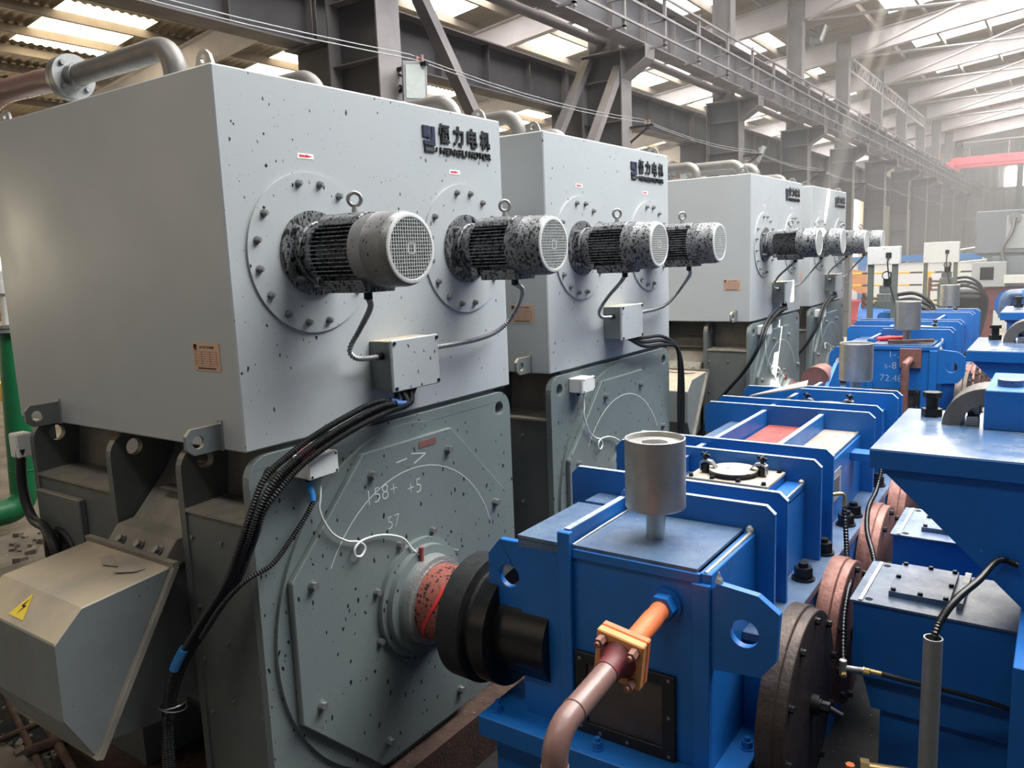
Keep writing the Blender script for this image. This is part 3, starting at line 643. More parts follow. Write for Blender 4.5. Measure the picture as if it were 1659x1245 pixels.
bcab = MB().tube(spline([(0.315, -0.06, 1.79), (0.315, -0.085, 1.70), (0.26, -0.09, 1.63), (0.13, -0.10, 1.53), (0.0, -0.12, 1.46), (-0.12, -0.07, 1.41), (-0.18, 0.05, 1.28), (-0.2, 0.22, 1.08)], 10), 0.0135, 10, corr=(0.013, 0.3))
NM = ['nearest', 'second', 'third', 'farthest']
for i in range(4):
    sensor_box(MX[i], 'small white sensor box on the %s motor, beside its octagonal cover' % NM[i])
    if i == 0:
        w0 = solo('sensor_wire', wire, tapew, 'thin white looped wire from sensor box to shaft bearing, nearest motor', 'wire', 'white sensor wires')
        b0 = solo('corrugated_cable', bcab, black, 'single thin black corrugated cable below the nearest white sensor box', 'cable')
        part(b0, 'blue_tape', MB().tube([(0.315, -0.062, 1.785), (0.317, -0.08, 1.72), (0.311, -0.088, 1.69)], 0.0165, 10), tapeb, 'blue tape wrap')
    else: copy_tree(w0, (MX[i], 0, 0), 'thin white looped wire on the %s motor' % NM[i])

# ------------------------------------------------------------------ cooling water pipes over the coolers
pipeg = mat('dull_grey_pipe_paint', (118, 114, 110), 0.38, 0.3, 0.4, 7, (96, 92, 88), None, 0.06, 60)
def water_pipe(x, y, top, label, flange=True, x_=0.0):
    t = thing('cooling_water_pipe', (x, y, 3.8), label, 'pipe', 'cooling water pipes on the coolers')
    P = [(x, y, 3.8), (x, y, top-0.14)]+[(x, y+0.13-0.13*math.cos(a), top-0.13+0.13*math.sin(a)) for a in [PI/2*k/8 for k in range(9)]]+[(x, y+0.95, top)]
    part(t, 'pipe', MB().tube(P, 0.058, 20), pipeg)
    part(t, 'weld_bead', MB().torus((x, y, 3.806), (0, 0, 1), 0.060, 0.006), weld)
    m = MB().cyl((x, y+0.95, top), (x, y+0.99, top), 0.12, n=36); m.cyl((x, y+0.995, top), (x, y+1.03, top), 0.12, n=36); m.cyl((x, y+0.88, top), (x, y+0.95, top), 0.066, n=24)
    f = part(t, 'flange', m, steel, bevel=0.003)
    for k in range(4):
        a = PI/4+k*PI/2; part(f, 'flange_bolt', MB().hexbolt((x+0.09*math.cos(a), y+0.95, top+0.09*math.sin(a)), (0, -1, 0), 0.014, 0.02), boltm)
    P = [(x, y+1.03, top), (x-0.02, y+1.4, top+0.02), (x-0.06, y+1.9, top-0.04), (x-0.05, y+2.3, top-0.5), (x, y+2.4, top-1.4)]
    part(t, 'braided_hose', MB().tube(spline(P, 10), 0.068, 18, corr=(0.05, 0.06)), brown)
    return t
for i, spec in enumerate([[(0.14, 0.47), (1.08, 0.5), (2.02, 0.22)], [(0.25, 0.38), (1.3, 0.6)], [(0.20, 1.35), (0.26, 0.80), (0.5, 0.3), (1.1, 0.3)], [(0.3, 0.5)]]):
    for k, (x, y) in enumerate(spec):
        water_pipe(MX[i]+x, y, 3.98 if not (i == 0 and k == 2) else 3.93, '%s bent grey water pipe from the left on the %s cooler roof' % (['first', 'second', 'third', 'fourth'][k], NM[i]))
m = MB().box(0.55, 0.56, 1.0, 1.35, 3.8, 3.87); m.box(0.49, 0.56, 1.0, 1.05, 3.8, 3.86)
bk = solo('roof_bracket', m, greyd, 'pale angle bracket with a valve on the nearest cooler roof', 'bracket')
part(bk, 'valve', MB().hexbolt((0.53, 1.2, 3.84), (-1, 0, 0), 0.025, 0.05), boltd)

# ------------------------------------------------------------------ blue gearboxes
def make_gearbox(name_label, zo=0.0):
    t = thing('gearbox', (3.45, -1.47, -0.45), name_label, 'gearbox', 'long blue gearboxes')
    xe = 5.96; mir = lambda x: 6.90-x
    m = MB().box(0.76, 6.14, -2.10, -0.74, 0.355, 0.475); part(t, 'base_plate', m, blue, bevel=0.006)
    m = MB().box(0.84, 6.06, -2.02, -0.80, -0.45-zo, 0.355); part(t, 'pedestal', m, blue)
    m = MB().box(0.94, xe, -1.97, -0.95, 0.475, 1.445); part(t, 'casing', m, blue, bevel=0.004)
    # decks between the ribs
    m = MB().box(0.935, 1.56, -1.905, -1.26, 1.445, 1.462); m1 = part(t, 'end_deck', m, bluet)
    m = MB().box(0.925, 1.56, -1.92, -1.245, 1.395, 1.445); part(t, 'deck_lip', m, blue, bevel=0.004)
    m = MB().box(0.93, 1.56, -1.19, -0.93, 1.40, 1.445); m.box(0.925, 1.56, -1.19, -0.93, 1.445, 1.462); part(t, 'side_deck', m, bluet)
    m = MB().box(mir(1.56), mir(0.94), -1.92, -0.95, 1.40, 1.462); part(t, 'end_deck', m, bluet)
    for a, b in ((1.60, 1.78), (2.52, 2.78), (mir(2.78), mir(2.52)), (mir(1.78), mir(1.60))):
        m = MB().box(a, b, -1.95, -0.95, 1.445, 1.462); part(t, 'gap_deck', m, bluet)
    for a, b in ((1.82, 2.48), (mir(2.48), mir(1.82))):
        m = MB().box(a, b, -1.93, -0.95, 1.445, 1.462); part(t, 'cover_deck', m, bluet)
        m = MB().box(a, b, -1.97, -1.86, 1.43, 1.475); part(t, 'deck_step', m, blue, bevel=0.004)
    m = MB().box(2.82, mir(2.82), -1.66, -1.27, 1.445, 1.466); part(t, 'centre_deck', m, redp, 'dull red primer panel between the ribs')
    m = MB().box(2.82, mir(2.82), -1.94, -1.70, 1.445, 1.466); part(t, 'centre_deck', m, concl, 'pale dusty deck panel')
    m = MB().box(2.82, mir(2.82), -1.21, -0.95, 1.445, 1.466); part(t, 'centre_deck', m, bluet)
    # transverse ribs
    def rib(x, yl, yr, zt, z0=1.0, ch=0.045):
        pr = [(yr, z0), (yr, zt-ch*0.9), (yr+ch, zt), (yl-ch, zt), (yl, zt-ch), (yl, 1.36), (-0.95, 1.36), (-0.95, z0)]
        m = MB().prism(pr, 'x', x-0.016, x+0.016); r = part(t, 'rib', m, blue, bevel=0.003)
        tp = MB().prism([(yr+0.002, zt-ch*0.9), (yr+ch, zt+0.001), (yl-ch, zt+0.001), (yl-ch, zt+0.003), (yr+ch, zt+0.003), (yr-0.001, zt-ch*0.9+0.002)], 'x', x-0.0165, x+0.0165)
        part(r, 'pale_edge', tp, edge, 'pale top edge')
    for x, yl, zt in ((1.58, -1.20, 1.595), (1.80, -0.755, 1.605), (2.50, -0.70, 1.62), (2.80, -0.70, 1.62)):
        rib(x, yl, -2.065, zt); rib(mir(x), yl if yl < -1 else -0.72, -2.065, zt)
    # lengthwise ribs
    for a, b, y, zt in ((0.943, 1.56, -1.22, 1.535), (1.60, 1.79, -1.22, 1.56), (2.52, 2.79, -1.22, 1.58), (mir(2.79), mir(2.52), -1.22, 1.58), (2.82, mir(2.82), -1.235, 1.585), (2.82, mir(2.82), -1.68, 1.585), (1.82, 2.48, -1.22, 1.565), (mir(2.48), mir(1.82), -1.22, 1.565), (mir(1.79), mir(1.60), -1.22, 1.57), (mir(1.56), mir(0.94), -1.22, 1.535)):
        m = MB().box(a, b, y-0.018, y+0.018, 1.445, zt); r = part(t, 'long_rib', m, blue, bevel=0.003)
        m = MB().box(a, b, y-0.017, y+0.017, zt, zt+0.002); part(r, 'pale_edge', m, edge, 'pale top edge')
    m = MB().box(0.90, 0.942, -1.255, -1.185, 0.475, 1.53); part(t, 'front_post', m, blue, bevel=0.004)
    m = MB().box(0.915, 0.942, -1.97, -1.885, 0.475, 1.40); part(t, 'front_post', m, blue, bevel=0.004)
    m = MB().box(0.925, 0.942, -1.19, -0.94, 0.475, 1.40); part(t, 'front_post', m, blue)
    # side ledge and lower flank
    m = MB().box(1.36, 6.06, -2.145, -1.97, 0.955, 1.0); l = part(t, 'side_ledge', m, bluet, bevel=0.003)
    m = MB().box(1.40, 6.02, -2.135, -1.97, 0.475, 0.955); part(t, 'lower_flank', m, blue)
    for x in (2.16, 2.62, 3.23, 3.45, 4.3, 4.75):
        b = MB().hexbolt((x, -2.055, 1.0), (0, 0, 1), 0.052, 0.075); b.cyl((x, -2.055, 1.075), (x, -2.055, 1.10), 0.028, n=12); part(l, 'ledge_nut', b, boltd)
    # lifting lugs
    h = [(-0.95, 1.042), (-0.80, 1.028), (-0.722, 1.106), (-0.724, 1.32), (-0.805, 1.416), (-0.95, 1.418)]
    m = MB().prism(h, 'x', 0.935, 0.975, [circ(-0.858, 1.217, 0.062, 28)]); part(t, 'lifting_lug', m, blue, bevel=0.004)
    h = [(-1.97, 0.995), (-2.195, 1.016), (-2.262, 1.105), (-2.275, 1.326), (-2.182, 1.392), (-2.005, 1.411), (-1.97, 1.38)]
    m = MB().prism(h, 'x', 0.935, 0.975, [circ(-2.122, 1.205, 0.065, 28)]); part(t, 'lifting_lug', m, blue, bevel=0.004)
    wd = MB().tube([(0.95, -1.94, 1.44), (1.25, -1.945, 1.445), (1.55, -1.95, 1.45)], 0.012, 8); part(t, 'weld_seam', wd, weld)
    wd = MB().tube([(0.93, -1.26, 1.462), (1.25, -1.258, 1.466), (1.56, -1.258, 1.466)], 0.007, 8); part(t, 'weld_seam', wd, weld)
    wd = MB().tube([(2.82, -1.945, 1.46), (mir(2.82), -1.945, 1.46)], 0.012, 8); part(t, 'weld_seam', wd, weld)
    wd = MB().tube([(1.82, -1.962, 1.474), (2.48, -1.962, 1.474)], 0.008, 8); part(t, 'weld_seam', wd, weld)
    wd = MB().lathe((0.955, -2.0, 1.41), (0, 0, 1), [(0, 0.02), (0.02, 0.016), (0.03, 0.008), (0.05, 0.004)], 10); part(t, 'weld_blob', wd, weld)
    wd = MB().lathe((1.545, -1.945, 1.455), (0, 0, 1), [(0, 0.022), (0.02, 0.02), (0.035, 0.006)], 10); part(t, 'weld_blob', wd, weld)
    wd = MB().lathe((2.465, -1.955, 1.47), (0, 0, 1), [(0, 0.02), (0.02, 0.018), (0.03, 0.006)], 10); part(t, 'weld_blob', wd, weld)
    # inspection window, black frame with screws
    m = MB().prism([(-1.80, 0.47), (-1.26, 0.47), (-1.26, 0.91), (-1.80, 0.91)], 'x', 0.915, 0.945, [[(-1.735, 0.535), (-1.325, 0.535), (-1.325, 0.855), (-1.735, 0.855)]])
    wf = part(t, 'window_frame', m, black, bevel=0.003)
    m = MB().box(0.93, 0.936, -1.735, -1.325, 0.535, 0.855); part(wf, 'pane', m, pane)
    for (y, z) in ((-1.77, 0.89), (-1.77, 0.70), (-1.77, 0.50), (-1.55, 0.50), (-1.40, 0.50), (-1.29, 0.51), (-1.29, 0.88)):
        part(wf, 'frame_screw', MB().cyl((0.915, y, z), (0.911, y, z), 0.009, n=10), steel)
    # foundation nuts
    for (x, y) in ((0.85, -0.81), (0.83, -1.43), (1.21, -2.05), (2.4, -2.05), (3.6, -2.05)):
        m = MB().hexbolt((x, y, 0.475), (0, 0, 1), 0.027, 0.04, 0.02); part(t, 'foundation_nut', m, blue)
    # inspection covers with clamps, on raised hatch boxes
    for cx, sgn in ((2.285, 1), (mir(2.285), -1)):
        cy = -1.60
        hb_ = MB().box(cx-0.17, cx+0.18, -1.855, -1.37, 1.462, 1.515); part(t, 'hatch_box', hb_, blue)
        m = MB().box(cx-0.175, cx+0.185, -1.86, -1.365, 1.515, 1.533); pl = part(t, 'cover_plate', m, concl, bevel=0.002)
        for (a, b) in ((-0.15, -0.23), (-0.15, -0.08), (-0.15, 0.08), (-0.15, 0.21), (0.155, -0.23), (0.155, 0.0), (0.155, 0.21)):
            part(pl, 'cover_bolt', MB().hexbolt((cx+a, cy+b, 1.533), (0, 0, 1), 0.013, 0.018), boltd)
        m = MB().cyl((cx, cy, 1.533), (cx, cy, 1.548), 0.135, n=48); m.cyl((cx, cy, 1.548), (cx, cy, 1.562), 0.148, n=48); part(t, 'round_lid', m, black)
        m = MB().cyl((cx, cy, 1.562), (cx, cy, 1.568), 0.144, n=48); part(t, 'lid_top', m, concl)
        for s_ in (-1, 1):
            y = cy+s_*0.165; x = cx-0.03*s_
            m = MB().cyl((x, y, 1.533), (x, y, 1.585), 0.024, n=14); m.hexbolt((x, y, 1.585), (0, 0, 1), 0.022, 0.025)
            c = part(t, 'lid_clamp', m, boltd)
            m = MB().cyl((x, y, 1.61), (x, y, 1.635), 0.012, n=8); m.beam((x-0.03, y, 1.64), (x+0.03, y, 1.65), 0.010, 0.02); m.beam((x, y-0.028, 1.635), (x+0.0, y+0.028, 1.65), 0.010, 0.02); part(c, 'wing_nut', m, boltd)
            prof = [(y+s_*0.03, 1.545), (y+s_*0.03, 1.60), (y, 1.615), (y-s_*0.04, 1.61), (y-s_*0.07, 1.575), (y-s_*0.07, 1.568), (y-s_*0.035, 1.598), (y, 1.603), (y+s_*0.022, 1.59), (y+s_*0.022, 1.545)]
            m = MB().prism(prof, 'x', x-0.022, x+0.022); part(c, 'clamp_hook', m, steel)
    # nameplate on the flank
    m = MB().box(3.12, 3.42, -1.976, -1.97, 1.15, 1.36); n = part(t, 'nameplate', m, silverpl, 'silver nameplate with ruled table')
    m = MB().box(3.18, 3.37, -1.9775, -1.976, 1.20, 1.31)
    part(n, 'nameplate_table', m, greyd)
    m = MB()
    for k in range(5): m.box(3.185, 3.365, -1.979, -1.9775, 1.205+0.023*k, 1.211+0.023*k)
    part(n, 'nameplate_rules', m, dark)
    for a in (3.135, 3.405):
        for z in (1.165, 1.345): part(n, 'rivet', MB().cyl((a, -1.976, z), (a, -1.979, z), 0.005, n=8), boltd)
    # round bearing covers on the flank
    for k, (x, r, mt) in enumerate(((1.50, 0.485, oily), (2.42, 0.43, copper), (3.52, 0.46, copper), (4.6, 0.46, copper))):
        m = MB().lathe((x, -2.145, 0.62), (0, -1, 0), [(0, r), (0.075, r), (0.08, r*0.975), (0.125, r*0.97), (0.13, r*0.94), (0.13, 0.02)], 64); d = part(t, 'bearing_cover', m, mt, bevel=0.003)
        for q in range(10):
            a = 2*PI*(q+0.3)/10; part(d, 'cover_bolt', MB().hexbolt((x+(r-0.055)*math.cos(a), -2.275, 0.62+(r-0.055)*math.sin(a)), (0, -1, 0), 0.018, 0.022), boltd)
        m = MB().cyl((x+0.02, -2.275, 0.62), (x+0.02, -2.31, 0.62), 0.05, n=20); m.hexbolt((x+0.02, -2.31, 0.62), (0, -1, 0), 0.03, 0.05); m.cyl((x+0.02, -2.36, 0.62), (x+0.02, -2.42, 0.60), 0.016, n=10); part(d, 'grease_fitting', m, boltd)
    return t
gb = make_gearbox('long blue gearbox in the foreground with two aluminium pots and a tan-flanged oil pipe')
g3 = make_gearbox('blue gearbox beyond the foreground one, chalk writing on its end wall', 0.25)
g3.location += Vector((7.46, 0, 0.2))
cm = MB()
text(g3, 'chalk_number', '1-3', chalk, 0.12, onX(8.397, -1.42, 1.50), 0.0006, -0.003); text(g3, 'chalk_number', 's-8', chalk, 0.12, onX(8.397, -1.38, 1.36), 0.0006, -0.003); text(g3, 'chalk_number', '72.48', chalk, 0.12, onX(8.397, -1.33, 1.20), 0.0006, -0.003)

# ------------------------------------------------------------------ aluminium breather pots
def make_pot(x, y, z, h=0.16):
    t = thing('breather_pot', (x, y, z), 'x', 'breather pot', 'aluminium breather pots on the gearboxes')
    part(t, 'stem', MB().cyl((x, y, z), (x, y, z+h+0.01), 0.048, n=28), alu)
    m = MB().lathe((x, y, z+h), (0, 0, 1), [(0, 0.05), (0.0, 0.146), (0.004, 0.150), (0.352, 0.150), (0.354, 0.146), (0.352, 0.142), (0.325, 0.142), (0.325, 0.02)], 64, cap=False)
    part(t, 'pot', m, alu)
    m = MB().cyl((x, y, z+h+0.325), (x, y, z+h+0.328), 0.143, n=48); c = part(t, 'top_plate', m, alu)
    m = MB()
    for i in range(-6, 7):
        for j in range(-6, 7):
            if i*i+j*j <= 38: m.box(x+i*0.0105-0.003, x+i*0.0105+0.003, y+j*0.0105-0.003, y+j*0.0105+0.003, z+h+0.328, z+h+0.3295)
    part(c, 'perforation', m, boltd, kind='stuff')
    return t
p1 = make_pot(1.24, -1.565, 1.462); p1['label'] = 'nearest aluminium breather pot, on the end deck of the foreground gearbox'
for (x, y, z, l) in ((5.68, -1.60, 1.462, 'second aluminium breather pot, at the far end of the foreground gearbox'), (8.72, -1.58, 1.662, 'third aluminium breather pot, above the chalk-marked end wall with a plank at its foot'), (13.1, -1.57, 1.66, 'farthest aluminium breather pot of the row')):
    copy_tree(p1, (x-1.24, y+1.565, z-1.462), l)
m = MB().beam((8.50, -1.40, 1.685), (8.60, -1.90, 1.70), 0.10, 0.04); solo('plank', m, rust, 'short brown plank lying at the foot of the third breather pot', 'plank', bevel=0.003)
m = MB().cyl((8.72, -1.22, 1.69), (8.92, -1.50, 1.69), 0.03, n=14); solo('red_rag', m.lathe((8.9, -1.25, 1.68), (0.3, -1, 0), [(0, 0.02), (0.08, 0.04), (0.2, 0.03), (0.26, 0.01)], 14), taper, 'red rolled rag beside the third breather pot', 'rag')

# ------------------------------------------------------------------ oil pipe with square flanges
y, z = -1.755, 1.262
t = thing('oil_pipe', (0.9, y, z), 'orange and brown oil pipe with square tan flanges on the foreground gearbox end wall', 'oil pipe')
m = MB().cyl((0.942, y, z), (0.918, y, z), 0.078, n=28); m.cyl((0.918, y, z), (0.86, y, z), 0.066, n=6, smooth=False); part(t, 'pipe_nut', m, blue, bevel=0.002)
SD = Vector((-1, 0, -0.115)).normalized(); ZF = lambda x: z+(x-0.9)*0.115   # the pipe falls slightly away from the wall
m = MB().lathe((0.88, y, ZF(0.88)), SD, [(0, 0.045), (0.03, 0.047), (0.06, 0.044), (0.10, 0.048), (0.37, 0.046)], 28); part(t, 'nipple', m, orange)
rot = 0.16
fu = Vector((0, math.cos(rot), math.sin(rot))); fv = SD.cross(fu).normalized()
def sq(x, h, hs, mt):
    return part(t, 'square_flange', MB().obbox((x, y, ZF(x)), fu, fv, SD, hs, hs, h), mt, bevel=0.005)
f1_ = sq(0.5025, 0.0175, 0.108, orange); f2_ = sq(0.461, 0.021, 0.108, tanor)
for a in (-1, 1):
    for b in (-1, 1):
        p = Vector((0.44, y, ZF(0.44)))+fu*(0.075*a)+fv*(0.075*b); m = MB().cyl(p, p+SD*0.045, 0.022, n=6, smooth=False); m.cyl(p+SD*0.045, p+SD*0.06, 0.012, n=10); part(f2_, 'flange_bolt', m, copper)
m = MB().lathe((0.44, y, ZF(0.44)), SD, [(0, 0.085), (0.02, 0.07), (0.05, 0.056), (0.10, 0.053)], 28); part(t, 'welding_neck', m, maroon)
ze = ZF(0.06)
P = [(0.36, y, ZF(0.36)), (0.10, y, ZF(0.10))]+[(0.06-0.13*math.sin(a), y, ze-0.125+0.125*math.cos(a)) for a in [PI/2*k/8 for k in range(9)]]+[(-0.07, y, 0.8), (-0.07, y, -0.45)]
part(t, 'pipe', MB().tube(P, 0.0495, 24), brown)
for (p, d) in (((0.08, y, ZF(0.08)), (1, 0, 0.115)), ((-0.07, y, ze-0.14), (0, 0, 1))): part(t, 'weld_bead', MB().torus(p, d, 0.0495, 0.004), brown)
# small one on the next gearbox
t2 = thing('oil_pipe', (8.4, -1.68, 1.5), 'rosy oil pipe elbow with a square flange on the chalk-marked gearbox', 'oil pipe')
m = MB().box(8.36, 8.40, -1.80, -1.56, 1.38, 1.62); part(t2, 'square_flange', m, copper, bevel=0.004)
P = [(8.38, -1.68, 1.48), (8.24, -1.68, 1.48), (8.17, -1.67, 1.45), (8.14, -1.66, 1.37), (8.14, -1.65, 0.4)]
part(t2, 'pipe', MB().tube(spline(P, 6), 0.045, 16), copper)

# ------------------------------------------------------------------ lubrication hoses on the flank of the gearbox
def hose(name, pts, r, mt, label, ends=True, corr=(0.022, 0.25)):
    t = thing(name, pts[0], label, 'hose', 'black spiral hoses')
    part(t, 'hose', MB().tube(spline(pts, 10), r, 10, corr=corr), mt)
    if ends:
        for a, b in ((0, 1), (-1, -2)):
            A, B = Vector(pts[a]), Vector(pts[b]); d = (A-B).normalized()
            part(t, 'brass_end', MB().cyl(A-d*0.01, A+d*0.05, r*0.8, n=8, smooth=False), brass)
    return t
h1 = hose('hydraulic_hose', [(2.86, -2.12, 1.24), (2.78, -2.15, 1.10), (2.60, -2.20, 0.98), (2.35, -2.27, 0.96), (2.10, -2.31, 1.0), (1.93, -2.33, 0.93), (1.78, -2.36, 0.84), (1.66, -2.39, 0.78)], 0.017, blackg, 'black spiral hose hanging from a brass elbow near the ribs to the low casing')
part(h1, 'brass_elbow', MB().tube(spline([(2.80, -2.06, 1.33), (2.84, -2.11, 1.33), (2.86, -2.12, 1.30), (2.86, -2.12, 1.25)], 5), 0.012, 8), brass)
h2 = hose('hydraulic_hose', [(3.86, -2.14, 1.36), (3.80, -2.17, 1.27), (3.62, -2.17, 1.15), (3.42, -2.16, 1.08), (3.18, -2.20, 1.0), (2.95, -2.28, 0.93), (2.75, -2.36, 0.80)], 0.017, blackg, 'black spiral hose from the flank port beside the silver nameplate')
part(h2, 'port_block', MB().box(3.72, 3.86, -2.12, -1.97, 1.33, 1.39), blue, bevel=0.004); part(h2, 'brass_elbow', MB().box(3.84, 3.90, -2.16, -2.10, 1.345, 1.385), brass, bevel=0.004)

# ------------------------------------------------------------------ low gear racks (blue boxes on the right)
def make_box(dx, label):
    t = thing('pinion_box', (2.3+dx, -2.72, 0.3), label, 'gear casing', 'low blue casings')
    m = MB().box(1.99+dx, 2.60+dx, -3.5, -2.36, 0.62, 1.0); part(t, 'upper_casing', m, blue, bevel=0.006)
    m = MB().prism([(-2.40, 0.62), (-2.46, 0.40), (-3.5, 0.40), (-3.5, 0.62)], 'x', 2.02+dx, 2.57+dx); m.box(1.97+dx, 2.62+dx, -3.5, -2.37, 0.60, 0.625); part(t, 'lower_casing', m, blue)
    m = MB().box(1.98+dx, 2.61+dx, -3.5, -2.345, 1.0, 1.012); tp = part(t, 'top_plate', m, bluet)
    m = MB().box(1.99+dx, 2.60+dx, -2.405, -2.385, 1.012, 1.018); part(tp, 'weld_seam', m, weld)
    m = MB().box(2.12+dx, 2.57+dx, -2.80, -2.51, 1.012, 1.042); c = part(t, 'hatch', m, bluet, bevel=0.002)
    for (a, b) in ((0.02, -2.53), (0.02, -2.66), (0.02, -2.78), (0.22, -2.525), (0.43, -2.53), (0.43, -2.66), (0.43, -2.78), (0.22, -2.785)):
        part(c, 'hatch_bolt', MB().hexbolt((2.12+a+dx, b, 1.042), (0, 0, 1), 0.012, 0.014), boltd)
    m = MB().box(2.12+dx, 2.58+dx, -2.86, -2.83, 1.012, 1.045); part(t, 'stiffener', m, weld)
    for x in (2.03, 2.56): part(t, 'lifting_hole', MB().cyl((x+dx, -2.43, 1.012), (x+dx, -2.43, 1.0135), 0.02, n=16), dark)
    m = MB().box(2.05+dx, 2.55+dx, -3.4, -2.5, -0.45, 0.40); part(t, 'pedestal', m, blue)
    return t
b1 = make_box(0, 'nearer low blue casing with wet flecked top and a square hatch, right of the gearbox')
b2 = make_box(1.17, 'second low blue casing, half hidden below the big blue bracket')
b3 = copy_tree(b2, (1.2, 0, 0), 'third low blue casing, almost hidden behind the big blue bracket')
# fitting line on the nearer casing
t = thing('lubricator_fitting', (1.63, -2.40, 0.77), 'brass and steel tee fitting with a thin line on the nearer low casing', 'fitting')
part(t, 'tee', MB().cyl((1.64, -2.39, 0.75), (1.64, -2.39, 0.83), 0.018, n=12).cyl((1.64, -2.39, 0.79), (1.66, -2.48, 0.79), 0.015, n=12), boltm)
part(t, 'brass_union', MB().hexbolt((1.66, -2.48, 0.79), (0.1, -1, 0), 0.016, 0.03).cyl((1.67, -2.51, 0.79), (1.68, -2.56, 0.785), 0.012, n=10), brass)
part(t, 'line', MB().tube(spline([(1.68, -2.56, 0.785), (1.72, -2.68, 0.76), (1.80, -2.85, 0.72), (1.88, -3.1, 0.66), (1.9, -3.4, 0.6)], 8), 0.013, 8), black)
m = MB().cyl((1.42, -2.48, 0.36), (1.42, -2.48, -0.45), 0.011, n=10)
t = thing('grease_pipe', (1.42, -2.48, -0.45), 'thin orange upright pipe beside the big round bearing cover', 'pipe'); part(t, 'pipe', m, orange); part(t, 'union_nut', MB().cyl((1.42, -2.48, 0.36), (1.42, -2.48, 0.42), 0.022, n=6, smooth=False), orange)
t = thing('hydraulic_cylinder_end', (1.62, -2.55, 0.28), 'brass-coloured rod end low between bearing cover and blue casing', 'rod')
part(t, 'rod', MB().cyl((1.62, -2.52, 0.30), (1.72, -2.74, 0.28), 0.026, n=16), brass); part(t, 'hex_end', MB().cyl((1.61, -2.49, 0.30), (1.62, -2.53, 0.30), 0.042, n=6, smooth=False), brass)

# ------------------------------------------------------------------ big blue brackets (roll stand tables)
def make_table(label):
    t = thing('stand_bracket', (2.3, -2.9, -0.45), label, 'machine bracket', 'big blue machine brackets')
    m = MB().box(1.756, 2.90, -3.75, -2.46, 1.803, 1.896); part(t, 'table_plate', m, blue, bevel=0.003)
    m = MB().box(1.758, 2.898, -3.75, -2.462, 1.896, 1.90); part(t, 'wet_top', m, bluewet)
    m = MB().prism([(-2.50, 1.803), (-3.75, 1.803), (-3.75, 1.0), (-3.14, 1.19)], 'x', 1.79, 1.84); part(t, 'gusset', m, blue, bevel=0.003)
    m = MB().prism([(-2.50, 1.803), (-3.75, 1.803), (-3.75, 1.0), (-3.14, 1.19)], 'x', 2.80, 2.85); part(t, 'gusset', m, blue)
    m = MB().box(1.2, 1.86, -3.75, -3.115, -0.45, 1.20); m.box(1.84, 2.8, -3.7, -3.16, -0.45, 1.80); part(t, 'column', m, blue, bevel=0.004)
    # block with round cap on the table
    m = MB().box(2.43, 3.1, -3.75, -2.885, 1.90, 2.11); part(t, 'bearing_block', m, blue, bevel=0.005)
    m = MB().cyl((2.62, -2.99, 2.11), (2.62, -2.99, 2.145), 0.062, n=36); part(t, 'round_cap', m, bluet, bevel=0.003)
    # curved chock strap
    c0y, c0z, r0, r1 = -2.90, 1.895, 0.215, 0.125
    arc = [(c0y+r0*math.cos(a), c0z+r0*math.sin(a)) for a in [PI*k/20 for k in range(15)]]+[(c0y+r1*math.cos(a), c0z+r1*math.sin(a)) for a in [PI*k/20 for k in range(14, -1, -1)]]
    m = MB().prism(arc, 'x', 2.48, 2.74); part(t, 'curved_strap', m, strapm, bevel=0.003)
    m = MB().box(2.50, 2.56, -2.86, -2.80, 1.90, 1.95); m.box(2.55, 2.60, -2.86, -2.80, 1.95, 2.02); k = part(t, 'clamp_block', m, galv, bevel=0.003)
    part(k, 'clamp_screw', MB().hexbolt((2.53, -2.82, 1.95), (0, 0, 1), 0.012, 0.02), boltd)
    m = MB().cyl((2.70, -2.61, 1.90), (2.70, -2.61, 1.945), 0.055, n=6, smooth=False); m.cyl((2.70, -2.61, 1.945), (2.70, -2.61, 2.01), 0.032, n=24); m.cyl((2.70, -2.61, 2.01), (2.70, -2.61, 2.04), 0.050, n=6, smooth=False); part(t, 'jack_bolt', m, boltd, bevel=0.002)
    return t
strapm = mat('grey_forged_strap', (112, 106, 100), 0.45, 0.4, 0.5, 8, (84, 78, 74), None, 0.1, 60)
bluewet = mat('wet_glare_blue_top', (70, 104, 146), 0.14, 0, 0.8, 4.5, (120, 130, 142), [(34, 0.2, (30, 50, 80), IS)], 0.12, 30, coat=0.8)  # wet blue with white skylight glare put into its pale patches
tb = make_table('nearest big blue bracket, wet table top with dark jack bolt and curved strap')
copy_tree(tb, (3.78, -0.06, 0.05), 'second big blue bracket, behind the nearest one')
copy_tree(tb, (7.5, -0.08, 0.1), 'farthest big blue bracket, at the right edge of the view')

# upright grey pipe with hose, foreground right
t = thing('upright_pipe', (0.9, -2.863, -0.45), 'bare grey upright pipe with a black hose entering its open top, at lower right', 'pipe')
m = MB().lathe((0.9, -2.863, -0.45), (0, 0, 1), [(0, 0.034), (1.84, 0.034), (1.84, 0.029), (1.70, 0.029)], 32, cap=False); part(t, 'pipe', m, galv)
h = solo('hose', MB().tube(spline([(0.9, -2.862, 1.30), (0.905, -2.868, 1.40), (0.98, -2.885, 1.45), (1.15, -2.92, 1.47), (1.4, -2.97, 1.46), (1.74, -3.02, 1.44), (1.75, -3.1, 1.43)], 12), 0.0155, 10, corr=(0.012, 0.2)), blackg, 'black ribbed hose bending out of the open top of the grey upright pipe', 'hose')

